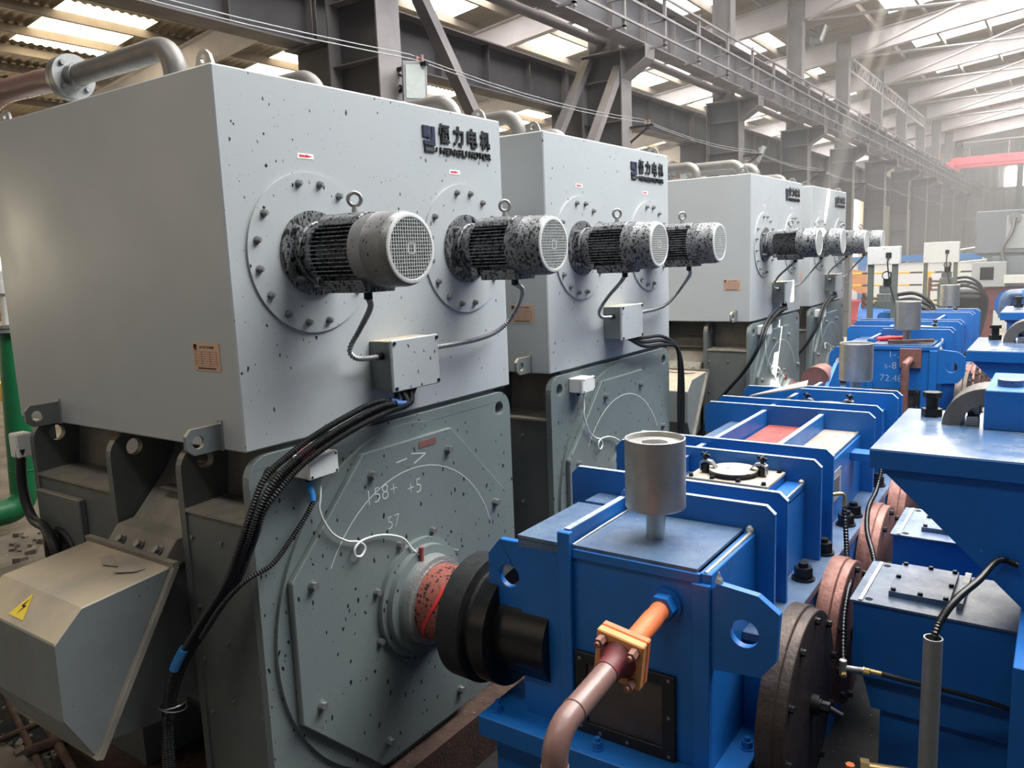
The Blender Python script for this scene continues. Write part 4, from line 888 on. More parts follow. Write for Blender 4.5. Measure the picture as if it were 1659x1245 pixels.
# ================================================================== FLOOR, ROOF AND STEELWORK
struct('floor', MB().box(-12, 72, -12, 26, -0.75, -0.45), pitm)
fl2 = struct('floor', MB().box(-10, 3.0, 3.6, 24, -0.45, 0.55).box(3.0, 72, 5.2, 24, -0.45, 0.2), concrete); fl2['kind'] = 'structure'
struct('floor', MB().box(-8, -0.3, -1.2, 3.3, -0.45, -0.18), concrete)
struct('floor', MB().box(13.5, 72, -12, 5.2, -0.45, -0.40), concl)
struct('trim_1', MB().box(-10, 2.2, 3.25, 3.6, -0.45, 0.62), concrete)
# roof sheets (corrugated), rising towards the middle of the hall
S0, SL = 10.32, 0.12
def zr(y): return S0+SL*(3.9-y)
def roof(x0, x1, y0, y1):
    m = MB(); n = int((x1-x0)/0.055); vs = []; fs = []
    for i in range(n+1):
        x = x0+(x1-x0)*i/n; d = (0, 0.032, 0.032, 0)[i % 4]
        vs += [(x, y0, zr(y0)+d), (x, y1, zr(y1)+d)]
    for i in range(n): fs.append((2*i, 2*i+2, 2*i+3, 2*i+1))
    return m.add(vs, fs)
SKX = [(2.2, 3.4), (7.6, 9.8), (13.6, 15.8), (19.0, 21.8), (24.8, 28.2), (30.4, 34.0), (36.4, 40.0), (42.4, 46.0), (48.4, 52.0), (54.4, 58.0)]
SKF = [(-5.2, -3.8), (1.0, 4.6), (5.4, 10.4), (12.0, 15.8)]+SKX[3:]   # rooflights over the machine bay; the near ones, out of view, sized to light the machines
rf = MB()
for (L_, y0, y1, strips) in ((SKF, -6.0, 3.4, ((-6.0, -5.0), (2.2, 3.4))), (SKX, 3.4, 24.0, ((3.4, 5.6), (11.0, 15.4), (18.2, 24)))):
    xs = [-12]+[v for p in L_ for v in p]+[72]
    for i in range(0, len(xs), 2):
        r = roof(xs[i], xs[i+1], y0, y1); rf.add(r.v, r.f)
    for (a, b) in L_:   # solid strips between the rooflights
        for (s0, s1) in strips:
            r = roof(a, b, s0, s1); rf.add(r.v, r.f)
o = struct('ceiling', rf, sheet)
k = 0
for (a, b, y0, y1, mt) in [(a, b, -5.0, 2.2, sky) for a, b in SKF]+[(a, b, 5.6, 11.0, skyw if a < 12 else sky) for a, b in SKX]+[(a, b, 15.4, 18.2, skyw) for a, b in SKX]:
    k += 1; r = roof(a, b, y0, y1); struct('window_%d' % k, r, mt)
ORDW = ['nearest', 'first', 'second', 'third', 'fourth', 'fifth', 'sixth', 'seventh', 'eighth', 'ninth', 'tenth', 'eleventh', 'twelfth', 'thirteenth', 'fourteenth', 'fifteenth']
# purlins along the hall
def cpurlin(y, x0, x1):
    z = zr(y)-0.02; m = MB(); m.box(x0, x1, y-0.03, y-0.024, z-0.2, z); m.box(x0, x1, y-0.03, y+0.05, z-0.006, z); m.box(x0, x1, y-0.03, y+0.05, z-0.2, z-0.194); return m
p0 = None; ys = [-4.8, -3.3, -1.8, -0.3, 1.2, 2.7]+[4.7+1.25*i for i in range(15)]
for i, y in enumerate(ys):
    if abs(y-3.9) < 0.3: continue
    lab = 'roof purlin over the %s bay, the %s one from the column row' % (('machine', ORDW[round((3.9-y)/1.5)]) if y < 3.9 else ('side', ORDW[min(len(ORDW)-1, round((y-3.45)/1.25))]))
    solo('roof_purlin', cpurlin(y, -11, 71), purl, lab, 'purlin', 'roof purlins over the machine bay' if y < 3.9 else 'roof purlins over the side bay')
# rafters on every column line
COLX = [-1.2+6*k for k in range(12)]
def rafter(x, y0, y1):
    m = MB(); n = 2
    def Z(y, o): return zr(y)-0.24-o
    for (a, b, wd) in ((0.0, 0.02, 0.13), (0.66, 0.68, 0.13), (0.02, 0.66, 0.008)):
        P = [(x-wd, y0, Z(y0, b)), (x+wd, y0, Z(y0, b)), (x+wd, y1, Z(y1, b)), (x-wd, y1, Z(y1, b)), (x-wd, y0, Z(y0, a)), (x+wd, y0, Z(y0, a)), (x+wd, y1, Z(y1, a)), (x-wd, y1, Z(y1, a))]
        m.add(P, [(0, 3, 2, 1), (4, 5, 6, 7), (0, 1, 5, 4), (1, 2, 6, 5), (2, 3, 7, 6), (3, 0, 4, 7)])
    return m
ordn = ['first', 'second', 'third', 'fourth', 'fifth', 'sixth', 'seventh', 'eighth', 'ninth', 'tenth', 'eleventh', 'twelfth']
for i, x in enumerate(COLX):
    solo('roof_rafter', rafter(x, -6.0, 3.5), steell, 'deep roof girder over the machine bay, meeting the %s column of the row' % ordn[i], 'rafter', 'roof rafters over the machine bay')
    solo('roof_rafter', rafter(x, 4.0, 22.0), steell, 'deep roof girder over the side bay, behind the %s column of the row' % ordn[i], 'rafter', 'roof rafters over the side bay')
# columns
def make_column(x, label):
    t = thing('steel_column', (x, 3.7, -0.45), label, 'column', 'steel columns in the row')
    m = MB().box(x-0.19, x+0.19, 3.3, 3.32, -0.45, 6.35); part(t, 'front_flange', m, steelc)
    m = MB().box(x-0.19, x+0.19, 4.08, 4.10, -0.45, 6.35); part(t, 'rear_flange', m, steelc)
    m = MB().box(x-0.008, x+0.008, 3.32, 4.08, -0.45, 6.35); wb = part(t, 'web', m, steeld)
    for z in (0.6, 1.6, 2.6, 3.6, 4.5, 5.2, 5.9):
        part(wb, 'stiffener', MB().box(x-0.15, x+0.15, 3.32, 4.08, z, z+0.012), steelc)
    m = MB().box(x-0.2, x+0.2, 2.85, 4.12, 6.35, 6.38)
    m.prism([(3.3, 5.90), (2.87, 6.16), (2.87, 6.35), (3.3, 6.35)], 'x', x-0.008, x+0.008); m.beam((x, 3.31, 5.90), (x, 2.86, 6.17), 0.36, 0.02, up=(0, 0.4, 1)); m.box(x-0.18, x+0.18, 2.85, 2.865, 6.17, 6.35)
    part(t, 'front_bracket', m, steelc)
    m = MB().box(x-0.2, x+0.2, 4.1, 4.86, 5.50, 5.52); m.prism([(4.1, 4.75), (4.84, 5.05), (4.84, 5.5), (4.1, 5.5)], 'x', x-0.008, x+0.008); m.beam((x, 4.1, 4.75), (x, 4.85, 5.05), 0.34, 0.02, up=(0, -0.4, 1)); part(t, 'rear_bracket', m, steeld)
    m = MB().box(x-0.16, x+0.16, 3.52, 3.54, 6.38, 9.5); m.box(x-0.16, x+0.16, 3.94, 3.96, 6.38, 9.5); m.box(x-0.007, x+0.007, 3.54, 3.94, 6.38, 10.0); part(t, 'upper_shaft', m, steelc)
    return t
cl = ['behind the nearest cooler, at the far left', 'nearest in view, with a floodlight on its flange', 'rising behind the second cooler, between raking braces', 'rising behind the third cooler']
c0 = make_column(COLX[0], 'steel column '+cl[0])
for i in range(1, 12):
    copy_tree(c0, (6*i, 0, 0), 'steel column '+cl[i] if i < 4 else 'steel column, %s of the row counted from the left' % ordn[i])
# crane girders
def girder(x0, x1, y, z0, z1, fl, mt, label, group):
    t = thing('crane_girder', ((x0+x1)/2, y, z0), label, 'crane girder', group)
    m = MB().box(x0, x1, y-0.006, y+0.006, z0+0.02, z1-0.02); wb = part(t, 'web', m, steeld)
    part(t, 'top_flange', MB().box(x0, x1, y-fl, y+fl, z1-0.02, z1), mt); part(t, 'bottom_flange', MB().box(x0, x1, y-fl*0.8, y+fl*0.8, z0, z0+0.02), mt)
    n = int((x1-x0)/1.0)
    for i in range(n+1):
        x = x0+0.02+(x1-x0-0.05)*i/n; part(wb, 'stiffener', MB().box(x, x+0.012, y-0.11, y+0.11, z0+0.02, z1-0.02), mt)
    return t
gf = girder(COLX[0], COLX[0]+5.98, 3.02, 6.385, 7.15, 0.2, steelc, 'x', 'upper crane girder spans'); gf['label'] = 'upper crane girder span left of the floodlit column'
gr = girder(COLX[0], COLX[0]+5.98, 4.6, 5.525, 6.25, 0.2, steelc, 'x', 'lower crane girder spans'); gr['label'] = 'lower crane girder span left of the floodlit column'
for i in range(1, 11):
    copy_tree(gf, (6*i, 0, 0), 'upper crane girder span between the %s and %s columns' % (ordn[i], ordn[i+1])); copy_tree(gr, (6*i, 0, 0), 'lower crane girder span between the %s and %s columns' % (ordn[i], ordn[i+1]))
m = MB().box(-1.2, 70, 3.0, 3.06, 7.15, 7.22); solo('crane_rail', m, steelc, 'crane rail running along the top of the upper girders', 'crane rail')
# tube ties between columns
for i in range(1, 11):
    x = COLX[i]
    if i == 1: tube0 = solo('tie_tube', MB().cyl((x+0.01, 3.75, 6.58), (x+5.99, 3.75, 6.58), 0.075, n=16), steelc, 'round tie tube between the second and third columns', 'tube', 'round tie tubes between columns')
    else: copy_tree(tube0, (6*(i-1), 0, 0), 'round tie tube between the %s and %s columns' % (ordn[i], ordn[i+1]))
# conductor bars hung in front of the upper girder
t = thing('conductor_bar_run', (30, 2.55, 6.3), 'long run of conductor bars with hanger frames along the upper crane girder', 'conductor bars')
for z in (6.40, 6.72, 7.03): part(t, 'bar', MB().box(7.5, 70, 2.50, 2.535, z, z+0.035), steelc)
for i in range(42):
    x = 7.7+1.5*i; m = MB().box(x, x+0.05, 2.52, 2.57, 6.26, 7.12); m.box(x, x+0.05, 2.52, 2.82, 6.70, 6.73); m.box(x, x+0.05, 2.52, 2.82, 6.30, 6.33); part(t, 'hanger', m, steelc)
# raking braces
def brace(p0, p1, label):
    m = MB().beam(p0, p1, 0.13, 0.16, up=(0, 1, 0)); return solo('raking_brace', m, steelc, label, 'brace', 'raking braces between columns')
brace((5.35, 3.42, 6.25), (6.9, 3.42, 4.3), 'front raking brace leaning down right from the floodlit column')
brace((5.05, 3.95, 5.2), (6.35, 3.95, 4.0), 'rear raking brace low beside the floodlit column')
brace((10.75, 3.42, 6.1), (9.1, 3.42, 3.9), 'front raking brace leaning down left from the column behind the second cooler')
brace((10.7, 4.0, 6.3), (8.85, 4.0, 4.0), 'rear raking brace left of the column behind the second cooler')
for (a, b) in (((10.2, 3.42, 5.25), (9.75, 4.0, 5.25)), ((9.7, 3.42, 4.6), (9.3, 4.0, 4.6))):
    pass
# trolley wires
for k, (y, z) in enumerate(((3.02, 5.20), (2.94, 5.13))):
    P = []
    for i in range(0, 9):
        for q in range(8): P.append((COLX[i]+0.75*q, y, z-0.10*math.sin(PI*q/8)))
    solo('overhead_wire', MB().tube(P, 0.006, 6), galv, '%s of two thin overhead wires strung past the columns' % ['upper', 'lower'][k], 'wire', 'overhead wires')
def wire_bracket(x, label):
    t = thing('wire_bracket', (x, 3.1, 5.1), label, 'bracket', 'wire brackets on the columns')
    m = MB().box(x+0.10, x+0.15, 2.86, 3.3, 5.08, 5.12); m.beam((x+0.125, 3.3, 4.85), (x+0.125, 2.95, 5.08), 0.03, 0.03); part(t, 'arm', m, boltd)
    for y in (2.94, 3.02): part(t, 'insulator', MB().cyl((x+0.125, y, 5.10), (x+0.125, y, 5.20), 0.022, n=10), brown)
    return t
wb0 = wire_bracket(COLX[1], 'wire bracket with insulators above the floodlight')
for i in range(2, 6): copy_tree(wb0, (6*(i-1), 0, 0), 'wire bracket with insulators on the %s column of the row' % ordn[i])
# floodlights
def floodlight(loc, aim, label, sc=1.0):
    t = thing('floodlight', loc, label, 'floodlight', 'floodlights'); L0 = Vector(loc); d = Vector(aim).normalized(); u = Vector((0, 0, 1)); u = (u-d*u.dot(d)).normalized(); v = d.cross(u)
    part(t, 'housing', MB().obbox(L0, v, u, d, 0.13*sc, 0.20*sc, 0.05*sc), galv, bevel=0.01)
    part(t, 'rim', MB().obbox(L0+d*0.055*sc, v, u, d, 0.14*sc, 0.215*sc, 0.008*sc), galv, bevel=0.004)
    part(t, 'glass', MB().obbox(L0+d*0.066*sc, v, u, d, 0.11*sc, 0.18*sc, 0.003*sc), lampgl)
    part(t, 'bracket', MB().beam(L0-d*0.05*sc, L0-d*0.05*sc+Vector((0, 0.2, 0.12)), 0.04, 0.02).beam(L0-d*0.05*sc-u*0.15, L0-d*0.05*sc+Vector((0, 0.2, 0.0)), 0.03, 0.02), boltd)
    return t
floodlight((COLX[1]+0.10, 3.05, 4.92), (-0.62, -0.9, -0.12), 'square floodlight on the flange of the column behind the nearest cooler')
floodlight((COLX[3]+0.36, 3.0, 5.12), (0.6, -0.9, -0.5), 'floodlight above the third cooler, on the column flange', 1.0)
floodlight((COLX[4]+0.7, 3.3, 9.15), (0.9, -0.3, -0.55), 'floodlight high on an upper column shaft', 1.4)
# lattice beams between upper columns
def lattice(i):
    x0, x1 = COLX[i]+0.2, COLX[i+1]-0.2; y = 3.55; m = MB().box(x0, x1, y-0.04, y+0.04, 9.0, 9.06); m.box(x0, x1, y-0.04, y+0.04, 9.46, 9.52)
    n = 14
    for k in range(n):
        a = x0+(x1-x0)*k/n; b = x0+(x1-x0)*(k+1)/n; z0, z1 = (9.05, 9.48) if k % 2 else (9.48, 9.05); m.beam((a, y, z0), (b, y, z1), 0.03, 0.03)
    return m
for i in (5, 6, 7): solo('lattice_beam', lattice(i), steell, 'light lattice beam between the %s and %s upper columns' % (ordn[i], ordn[i+1]), 'lattice beam', 'lattice beams')
# roof bracing rods over the machine bay
for i in range(3, 9):
    a, b = COLX[i], COLX[i+1]
    for s_ in (0, 1):
        y0, y1 = (3.4, -4.0) if s_ else (-4.0, 3.4)
        solo('bracing_rod', MB().cyl((a, y0, zr(y0)-0.95), (b, y1, zr(y1)-0.95), 0.045, n=8), steell, 'diagonal roof bracing tube %s the column row between the %s and %s girders' % (['running away from', 'running back towards'][1-s_], ordn[i], ordn[i+1]), 'bracing', 'diagonal roof bracing tubes')
# walls
def corr_wall_x(x, y0, y1, z0, z1):
    n = int((y1-y0)/0.125); vs = []; fs = []
    for i in range(n+1):
        y = y0+(y1-y0)*i/n; d = (0, -0.04, -0.04, 0)[i % 4]; vs += [(x+d, y, z0), (x+d, y, z1)]
    for i in range(n): fs.append((2*i, 2*i+1, 2*i+3, 2*i+2))
    return MB().add(vs, fs)
struct('wall_end', corr_wall_x(71, 3.9, 24, -0.45, 9.9), wallc)
struct('wall_end_2', corr_wall_x(71, -8, 3.9, -0.45, 11.8), wallg)
struct('wall_side', MB().box(-12, 72, 24, 24.1, 0, 8.6), wallc)
struct('window_100', MB().box(70.8, 70.86, -0.8, 1.2, 7.0, 8.4), winl)
struct('window_101', MB().box(70.8, 70.86, 11.6, 13.0, 2.0, 6.8), winl)
struct('window_102', MB().box(-12, 60, 23.9, 23.95, 3.2, 4.6), skyw)
for k, z in enumerate((2.5, 4.6, 6.7, 8.8)): struct('trim_%d' % (k+2), MB().box(70.7, 70.85, -8, 3.9, z, z+0.25), steell)
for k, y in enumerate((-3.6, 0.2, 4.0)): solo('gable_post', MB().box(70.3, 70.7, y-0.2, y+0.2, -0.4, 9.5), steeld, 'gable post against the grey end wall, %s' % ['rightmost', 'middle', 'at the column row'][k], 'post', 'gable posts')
# red overhead crane
t = thing('overhead_crane', (54, -1, 7.2), 'red overhead travelling crane bridge at the far end', 'crane')
part(t, 'bridge_girder', MB().box(53.8, 54.4, -9, 2.9, 7.30, 7.95), cranered, bevel=0.02)
part(t, 'end_carriage', MB().box(52.6, 55.6, 2.7, 3.2, 7.22, 7.62), cranered, bevel=0.02)
part(t, 'bridge_girder', MB().box(52.7, 53.1, -9, 2.9, 7.40, 7.80), cranered, bevel=0.02)
m = MB().box(53.3, 53.34, -9, 2.4, 8.72, 8.76)
for y in range(-8, 3, 2): m.box(53.3, 53.34, y, y+0.04, 7.8, 8.74)
part(t, 'guard_rail', m, steell)


# ================================================================== FARTHER EQUIPMENT
# control panels on posts
def control_stand(x, y0, y1, z0, z1, label):
    t = thing('control_stand', (x, (y0+y1)/2, -0.45), label, 'control panel', 'speckled control panels on posts')
    pb = part(t, 'panel_box', MB().box(x, x+0.16, y0, y1, z0, z1), panelw, bevel=0.008)
    ym = y0+(y1-y0)*0.33; zm = z0+(z1-z0)*0.52
    part(pb, 'socket', MB().box(x-0.02, x, ym-0.04, ym+0.04, zm-0.04, zm+0.04), boltd, bevel=0.004)
    for y in (y0+0.07, y1-0.05): part(t, 'post', MB().box(x+0.03, x+0.11, y-0.04, y+0.04, -0.45, z0), postg)
    part(t, 'dangling_cable', MB().tube(spline([(x-0.02, ym, zm), (x-0.05, ym, z0-0.05), (x-0.02, ym-0.08, z0-0.5), (x+0.05, ym-0.25, z0-0.95)], 6), 0.010, 6), black)
    return t
control_stand(11.4, -1.04, -0.57, 2.58, 2.86, 'nearer pale control panel with dense black specks, on two green-grey posts')
control_stand(18.5, -1.15, -0.42, 2.44, 2.91, 'farther pale control panel with few specks, on two posts')
# hydraulic valve towers
def valve_tower(x, y, label, sc=1.0):
    t = thing('valve_tower', (x, y, -0.45), label, 'hydraulic valve', 'hydraulic valve towers'); g = lambda v: v*sc
    part(t, 'stand', MB().box(x-0.15, x+0.15, y-0.16, y+0.16, -0.45, 1.95), postg)
    part(t, 'manifold', MB().box(x-0.13, x+0.13, y-0.17, y+0.13, 1.90, 2.08).box(x-0.10, x+0.10, y-0.10, y+0.10, 2.08, 2.22), boltm, bevel=0.01)
    part(t, 'cylinder', MB().cyl((x-0.05, y-0.02, 2.20), (x-0.05, y-0.02, 2.38), 0.07, n=18).cyl((x-0.16, y-0.02, 2.38), (x+0.02, y-0.02, 2.38), 0.075, n=18), boltd)
    part(t, 'gauge', MB().cyl((x-0.17, y-0.02, 2.38), (x-0.19, y-0.02, 2.38), 0.055, n=20), white)
    for k in range(3):
        zz = 2.0-0.10*k; part(t, 'pipe', MB().tube(spline([(x-0.1, y+0.1, zz), (x-0.14, y+0.28, zz), (x-0.14, y+0.34, zz-0.1), (x-0.14, y+0.34-0.02*k, -0.3)], 6), 0.03, 10), brown)
        part(t, 'hose_loop', MB().tube(spline([(x, y-0.15, zz+0.05), (x-0.02, y-0.45, zz+0.07), (x-0.02, y-0.70-0.05*k, zz-0.12), (x, y-0.74-0.05*k, zz-0.5), (x+0.05, y-0.7, 0.6)], 8), 0.032, 10), black)
    part(t, 'motor_drum', MB().cyl((x+0.3, y-0.2, 1.55), (x+0.3, y-0.75, 1.55), 0.26, n=28), boltd)
    part(t, 'cross_pipe', MB().tube([(x-0.16, y+0.3, 1.45), (x-0.16, y-0.3, 1.45)], 0.03, 10), postg)
    return t
valve_tower(12.4, -0.70, 'nearer hydraulic valve tower with looping black hoses, below the densely specked panel')
valve_tower(19.0, -0.86, 'farther hydraulic valve tower with looping hoses, below the cleaner panel')
m = MB().lathe((12.5, -0.25, 1.42), (0.1, -1, 0), [(0, 0.30), (0.02, 0.50), (0.72, 0.50), (0.74, 0.30)], 40); m.box(12.2, 12.8, -0.9, -0.35, -0.45, 1.1)
solo('oil_tank', m, blue, 'dark blue rounded oil tank left of the nearer valve tower', 'tank')
# pump on the right
t = thing('pump', (13.5, -2.5, -0.45), 'blue pump with a curved outlet elbow at the right edge', 'pump')
part(t, 'volute', MB().cyl((13.6, -2.42, 1.80), (13.95, -2.60, 1.80), 0.26, n=32), blue, bevel=0.02)
part(t, 'outlet_elbow', MB().tube(spline([(13.4, -2.36, 1.60), (13.4, -2.36, 1.85), (13.42, -2.42, 1.97), (13.45, -2.58, 1.98)], 8), 0.09, 16), bluet)
part(t, 'casing', MB().box(13.7, 14.6, -3.4, -2.62, 1.3, 2.05), blue, bevel=0.02); part(t, 'foot', MB().box(13.5, 14.5, -3.2, -2.4, -0.45, 1.5), blue)
# opposite machine on the right
t = thing('machine_cabinet', (25, -2.4, 0.9), 'tall light grey machine cabinet with cable pipes, opposite the motor row at the right edge', 'machine')
part(t, 'upper_housing', MB().box(24, 26.4, -4.2, -0.99, 2.54, 3.72), greyfar, bevel=0.02)
part(t, 'cover_plate', MB().box(23.97, 24.0, -2.6, -1.72, 2.66, 3.58), grey, bevel=0.01)
part(t, 'lower_housing', MB().box(24, 26.4, -4.2, -1.42, 1.60, 2.46), greyfar, bevel=0.02)
dbx = part(t, 'terminal_case', MB().box(23.7, 24.0, -1.80, -0.96, 1.62, 2.32), grey, bevel=0.02); part(dbx, 'dark_window', MB().box(23.68, 23.7, -1.50, -1.17, 1.82, 2.17), boltd)
part(t, 'saddle', MB().prism([(-1.0, 2.54), (-1.3, 2.40), (-1.3, 1.6), (-4.2, 1.6), (-4.2, 2.54)], 'x', 24.05, 26.3), greyd)
part(t, 'base_skid', MB().box(23.9, 26.6, -4.2, -1.1, 0.95, 1.58), maroonst)
[part(t, 'base_leg', MB().box(24.0, 24.3, q, q+0.3, -0.4, 0.95), maroonst) for q in (-1.5, -3.5)]
pp = part(t, 'cable_pipe', MB().tube(spline([(23.9, -1.92, 3.50), (23.85, -1.86, 3.1), (23.85, -1.66, 2.7), (23.85, -1.70, 2.4), (23.85, -1.75, 2.15)], 8), 0.05, 10), galv)
part(pp, 'pipe_flange', MB().cyl((23.97, -1.92, 3.50), (23.92, -1.92, 3.50), 0.15, n=20), steel)
part(t, 'junction_case', MB().box(23.6, 23.8, -2.5, -1.75, 1.72, 1.95), white, bevel=0.01)
m = MB().beam((24.9, -1.0, 3.3), (24.9, -0.85, 3.3), 0.04, 0.04)
# barrel
t = thing('steel_barrel', (30.6, 3.5, -0.4), 'red steel barrel standing behind the last motor', 'barrel')
part(t, 'drum', MB().lathe((30.6, 3.45, -0.40), (0, 0, 1), [(0, 0.36), (0.02, 0.37), (0.5, 0.37), (0.52, 0.385), (0.54, 0.37), (1.2, 0.37), (1.22, 0.385), (1.24, 0.36), (1.21, 0.35)], 32), barrelred)
# striped safety railing in front of white partition
t = thing('safety_railing', (31, 2, -0.4), 'yellow and black striped safety railing with orange posts across the walkway', 'railing')
for z in (1.84, 1.38, 0.80):
    n = 12
    for k in range(n):
        y0 = 4.2-k*0.42; part(t, 'rail_stripe', MB().cyl((31, y0, z), (31, y0-0.42, z), 0.035, n=10), yellow if k % 2 else boltd)
for y in (3.85, 1.03, -0.6): part(t, 'post', MB().box(30.95, 31.05, y-0.05, y+0.05, -0.4, 1.86), yellow)
m = MB().box(33, 33.06, -1.4, 4.4, -0.4, 2.16); solo('white_partition', m, whitep, 'white sheet partition behind the striped railing', 'partition')
m = MB().box(32.9, 33.0, -1.4, 4.2, 2.22, 2.46); m.box(32.9, 33.0, 3.6, 3.9, -0.4, 2.22); solo('light_blue_frame', m, skyblue, 'light blue beam and post over the white partition', 'frame')
m = MB().prism([(3.3, 0.9), (4.4, 1.5), (4.4, 2.1), (3.3, 1.9)], 'x', 31.6, 31.65); solo('chequered_board', m, tanor, 'orange leaning board behind the railing', 'board')
# tubular things between the panels: a slender pole lamp
t = thing('walkway_frame', (28, -1.2, -0.4), 'pale railing frame left of the tall machine cabinet', 'railing')
for y in (-0.2, -0.9): part(t, 'upright', MB().box(28, 28.05, y-0.025, y+0.025, -0.4, 2.6), white)
part(t, 'handrail', MB().cyl((28.02, 0.1, 2.6), (28.02, -1.0, 2.75), 0.03, n=8), white); part(t, 'handrail', MB().cyl((28.02, 0.1, 2.2), (28.02, -1.0, 2.3), 0.03, n=8), white)

# left edge: green water pipe, flange, white riser, yellow box
GX = 0.06
t = thing('green_pipe', (0.9, 4.7, 0.55), 'green upright water pipe with a bottom elbow, at the left edge', 'pipe')
part(t, 'pipe', MB().tube([(0.98, 4.7, 2.40), (0.90, 4.7, 0.95)]+[(0.90-0.17*(1-math.cos(a)), 4.7, 0.93-0.17*math.sin(a)) for a in [PI/2*k/8 for k in range(9)]]+[(0.4, 4.7, 0.76)], 0.115, 24), green)
part(t, 'grey_stub', MB().cyl((0.4, 4.7, 0.76), (-0.4, 4.7, 0.76), 0.10, n=20), galv)
for p in ((0.91, 4.7, 1.12), (0.925, 4.7, 1.45)): part(t, 'weld_bead', MB().torus(p, (0.05, 0, 1), 0.115, 0.006), green)
part(t, 'flange', MB().cyl((0.98, 4.7, 2.40), (0.98, 4.7, 2.43), 0.19, n=32).cyl((0.98, 4.7, 2.44), (0.98, 4.7, 2.47), 0.19, n=32), galv, bevel=0.004)
part(t, 'white_riser', MB().cyl((0.98, 4.7, 2.47), (0.98, 4.7, 2.95), 0.07, n=18).cyl((0.98, 4.7, 2.75), (0.98, 4.7, 2.85), 0.10, n=18), white)
t.location.x += GX
m = MB().box(1.45, 1.75, 6.0, 6.3, 1.58, 1.78); m.box(1.55, 1.62, 6.1, 6.2, 0.55, 1.58); solo('yellow_box', m, yellow, 'small yellow box on a post behind the green pipe', 'box')
t = thing('rack', (2.2, 8.5, 0.55), 'dark rack with yellow and white bars seen beside the left edge', 'rack')
for z in (1.4, 1.9, 2.4, 2.9, 3.4): part(t, 'shelf_bar', MB().box(0.8, 3.4, 8.5, 8.62, z, z+0.09), yellow if z in (2.4, 3.4) else white)
for x in (1.2, 2.05, 3.0): part(t, 'upright', MB().box(x, x+0.12, 8.64, 8.76, 0.55, 3.8), boltd)
m = MB().box(-0.08, 0.02, 2.215, 2.32, 1.74, 1.90); solo('sensor_box', m, white, 'white sensor box tilted behind the rear side plate of the nearest motor', 'sensor box', bevel=0.01)
# cable over the rear side cover
solo('power_cable', MB().tube(spline([(-0.05, 2.24, 1.80), (-0.06, 2.26, 1.55), (-0.07, 2.16, 1.36), (-0.09, 1.95, 1.33), (-0.12, 1.80, 1.24), (-0.10, 1.76, 1.05), (0.0, 1.80, 0.95)], 8), 0.03, 12), black, 'thick black power cable curving into the round entry of the nearest motor', 'cable')
solo('power_cable', MB().tube(spline([(-0.02, 1.99, 1.22), (-0.05, 1.90, 1.27), (-0.09, 1.82, 1.15), (-0.08, 1.80, 0.98), (0.0, 1.85, 0.9)], 8), 0.022, 12, corr=(0.014, 0.2)), black, 'thinner ribbed cable inside the round entry of the nearest motor', 'cable')
# rusty bars and rubble at lower left
def bar(p0, p1, r, label): solo('rusty_bar', MB().cyl(p0, p1, r, n=10), rust, label, 'bar', 'rusty bars on the ground at lower left')
bar((-0.46, 2.45, -0.14), (0.05, 2.42, -0.15), 0.022, 'short rusty bar lying across the others at lower left')
bar((-0.03, 3.1, -0.155), (-0.36, 1.75, -0.155), 0.022, 'long rusty bar running towards the bottom edge')
bar((-0.05, 2.46, -0.14), (-0.25, 1.6, -0.15), 0.03, 'thick rusty bar beneath the terminal box')
bar((-0.32, 2.1, -0.12), (-0.10, 2.05, -0.13), 0.035, 'stubby rusty bar end with a rounded tip')
rr = random.Random(3)
m = MB()
for k in range(260):
    x, y = rr.uniform(-1.6, 0.1), rr.uniform(0.2, 3.1); r = rr.uniform(0.008, 0.03); z = -0.18
    a = rr.uniform(0, 6.28); m.obbox((x, y, z+r*0.4), (math.cos(a), math.sin(a), 0.2), (-math.sin(a), math.cos(a), 0.1), (0.1, 0, 1), r, r*rr.uniform(0.5, 1), r*0.5)
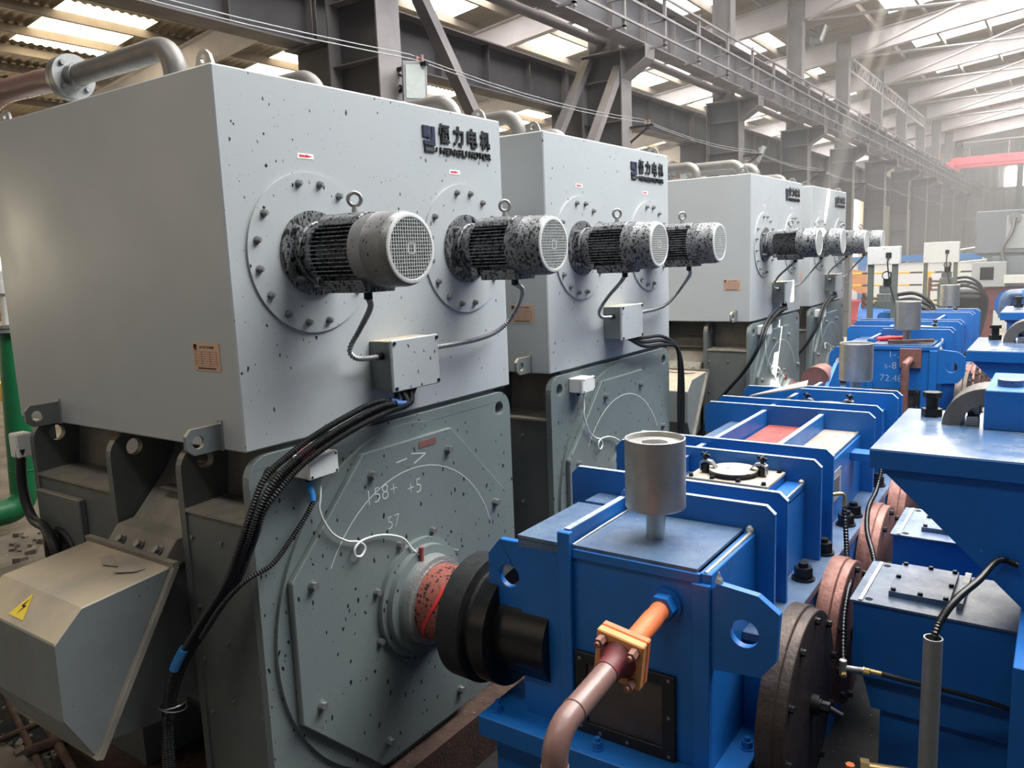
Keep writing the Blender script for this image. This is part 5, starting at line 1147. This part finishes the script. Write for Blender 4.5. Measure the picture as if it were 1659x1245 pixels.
for k in range(160):
    x, y = rr.uniform(-0.8, 2.0), rr.uniform(3.7, 4.6); r = rr.uniform(0.01, 0.045)
    a = rr.uniform(0, 6.28); m.obbox((x, y, 0.55+r*0.4), (math.cos(a), math.sin(a), 0.2), (-math.sin(a), math.cos(a), 0.1), (0.1, 0, 1), r, r*rr.uniform(0.5, 1), r*0.5)
solo('rubble', m, concrete, 'grey rubble and chips scattered on the ground', 'rubble', kind='stuff')
# bent pale sheet over the second inspection cover
m = MB(); P = [(4.55, -0.95, 1.60), (4.85, -1.02, 1.60), (4.95, -1.35, 1.70), (4.62, -1.42, 1.70)]
m.add([(x, y, z) for x, y, z in P]+[(x, y, z+0.012) for x, y, z in P], [(0, 3, 2, 1), (4, 5, 6, 7), (0, 1, 5, 4), (1, 2, 6, 5), (2, 3, 7, 6), (3, 0, 4, 7)])
solo('metal_sheet', m, concl, 'pale bent metal sheet lying across the ribs near the second round lid', 'metal sheet')
# black plastic junction and copper drum near the third coupling: small bearing stand
t = thing('bearing_stand', (7.6, -0.75, -0.45), 'rosy guard drum with a blue sloping bracket in front of the third motor', 'bearing stand')
part(t, 'guard_drum', MB().cyl((7.2, -0.85, 1.35), (7.55, -0.85, 1.35), 0.16, n=28), copper); part(t, 'blue_bracket', MB().prism([(6.9, 1.2), (7.7, 1.2), (7.7, 1.52), (7.55, 1.52)], 'y', -1.02, -0.98), blue); part(t, 'pedestal', MB().box(6.9, 7.8, -1.05, -0.55, -0.45, 1.2), blue)

# thin dusty haze that fills the hall beyond the near machines
def haze(dens):
    m = bpy.data.materials.new('dusty_haze'); m.use_nodes = True; nt = m.node_tree; nt.nodes.clear()
    o = nt.nodes.new('ShaderNodeOutputMaterial'); v = nt.nodes.new('ShaderNodeVolumeScatter'); v.inputs['Color'].default_value = (1, 0.985, 0.97, 1); v.inputs['Density'].default_value = dens; v.inputs['Anisotropy'].default_value = 0.2
    nt.links.new(v.outputs[0], o.inputs['Volume'])
    return solo('haze', MB().box(8.0, 70.5, -5.9, 23.8, -0.39, 8.1), m, 'thin pale dusty haze filling the far part of the hall', 'haze', kind='stuff')
haze(0.0085)
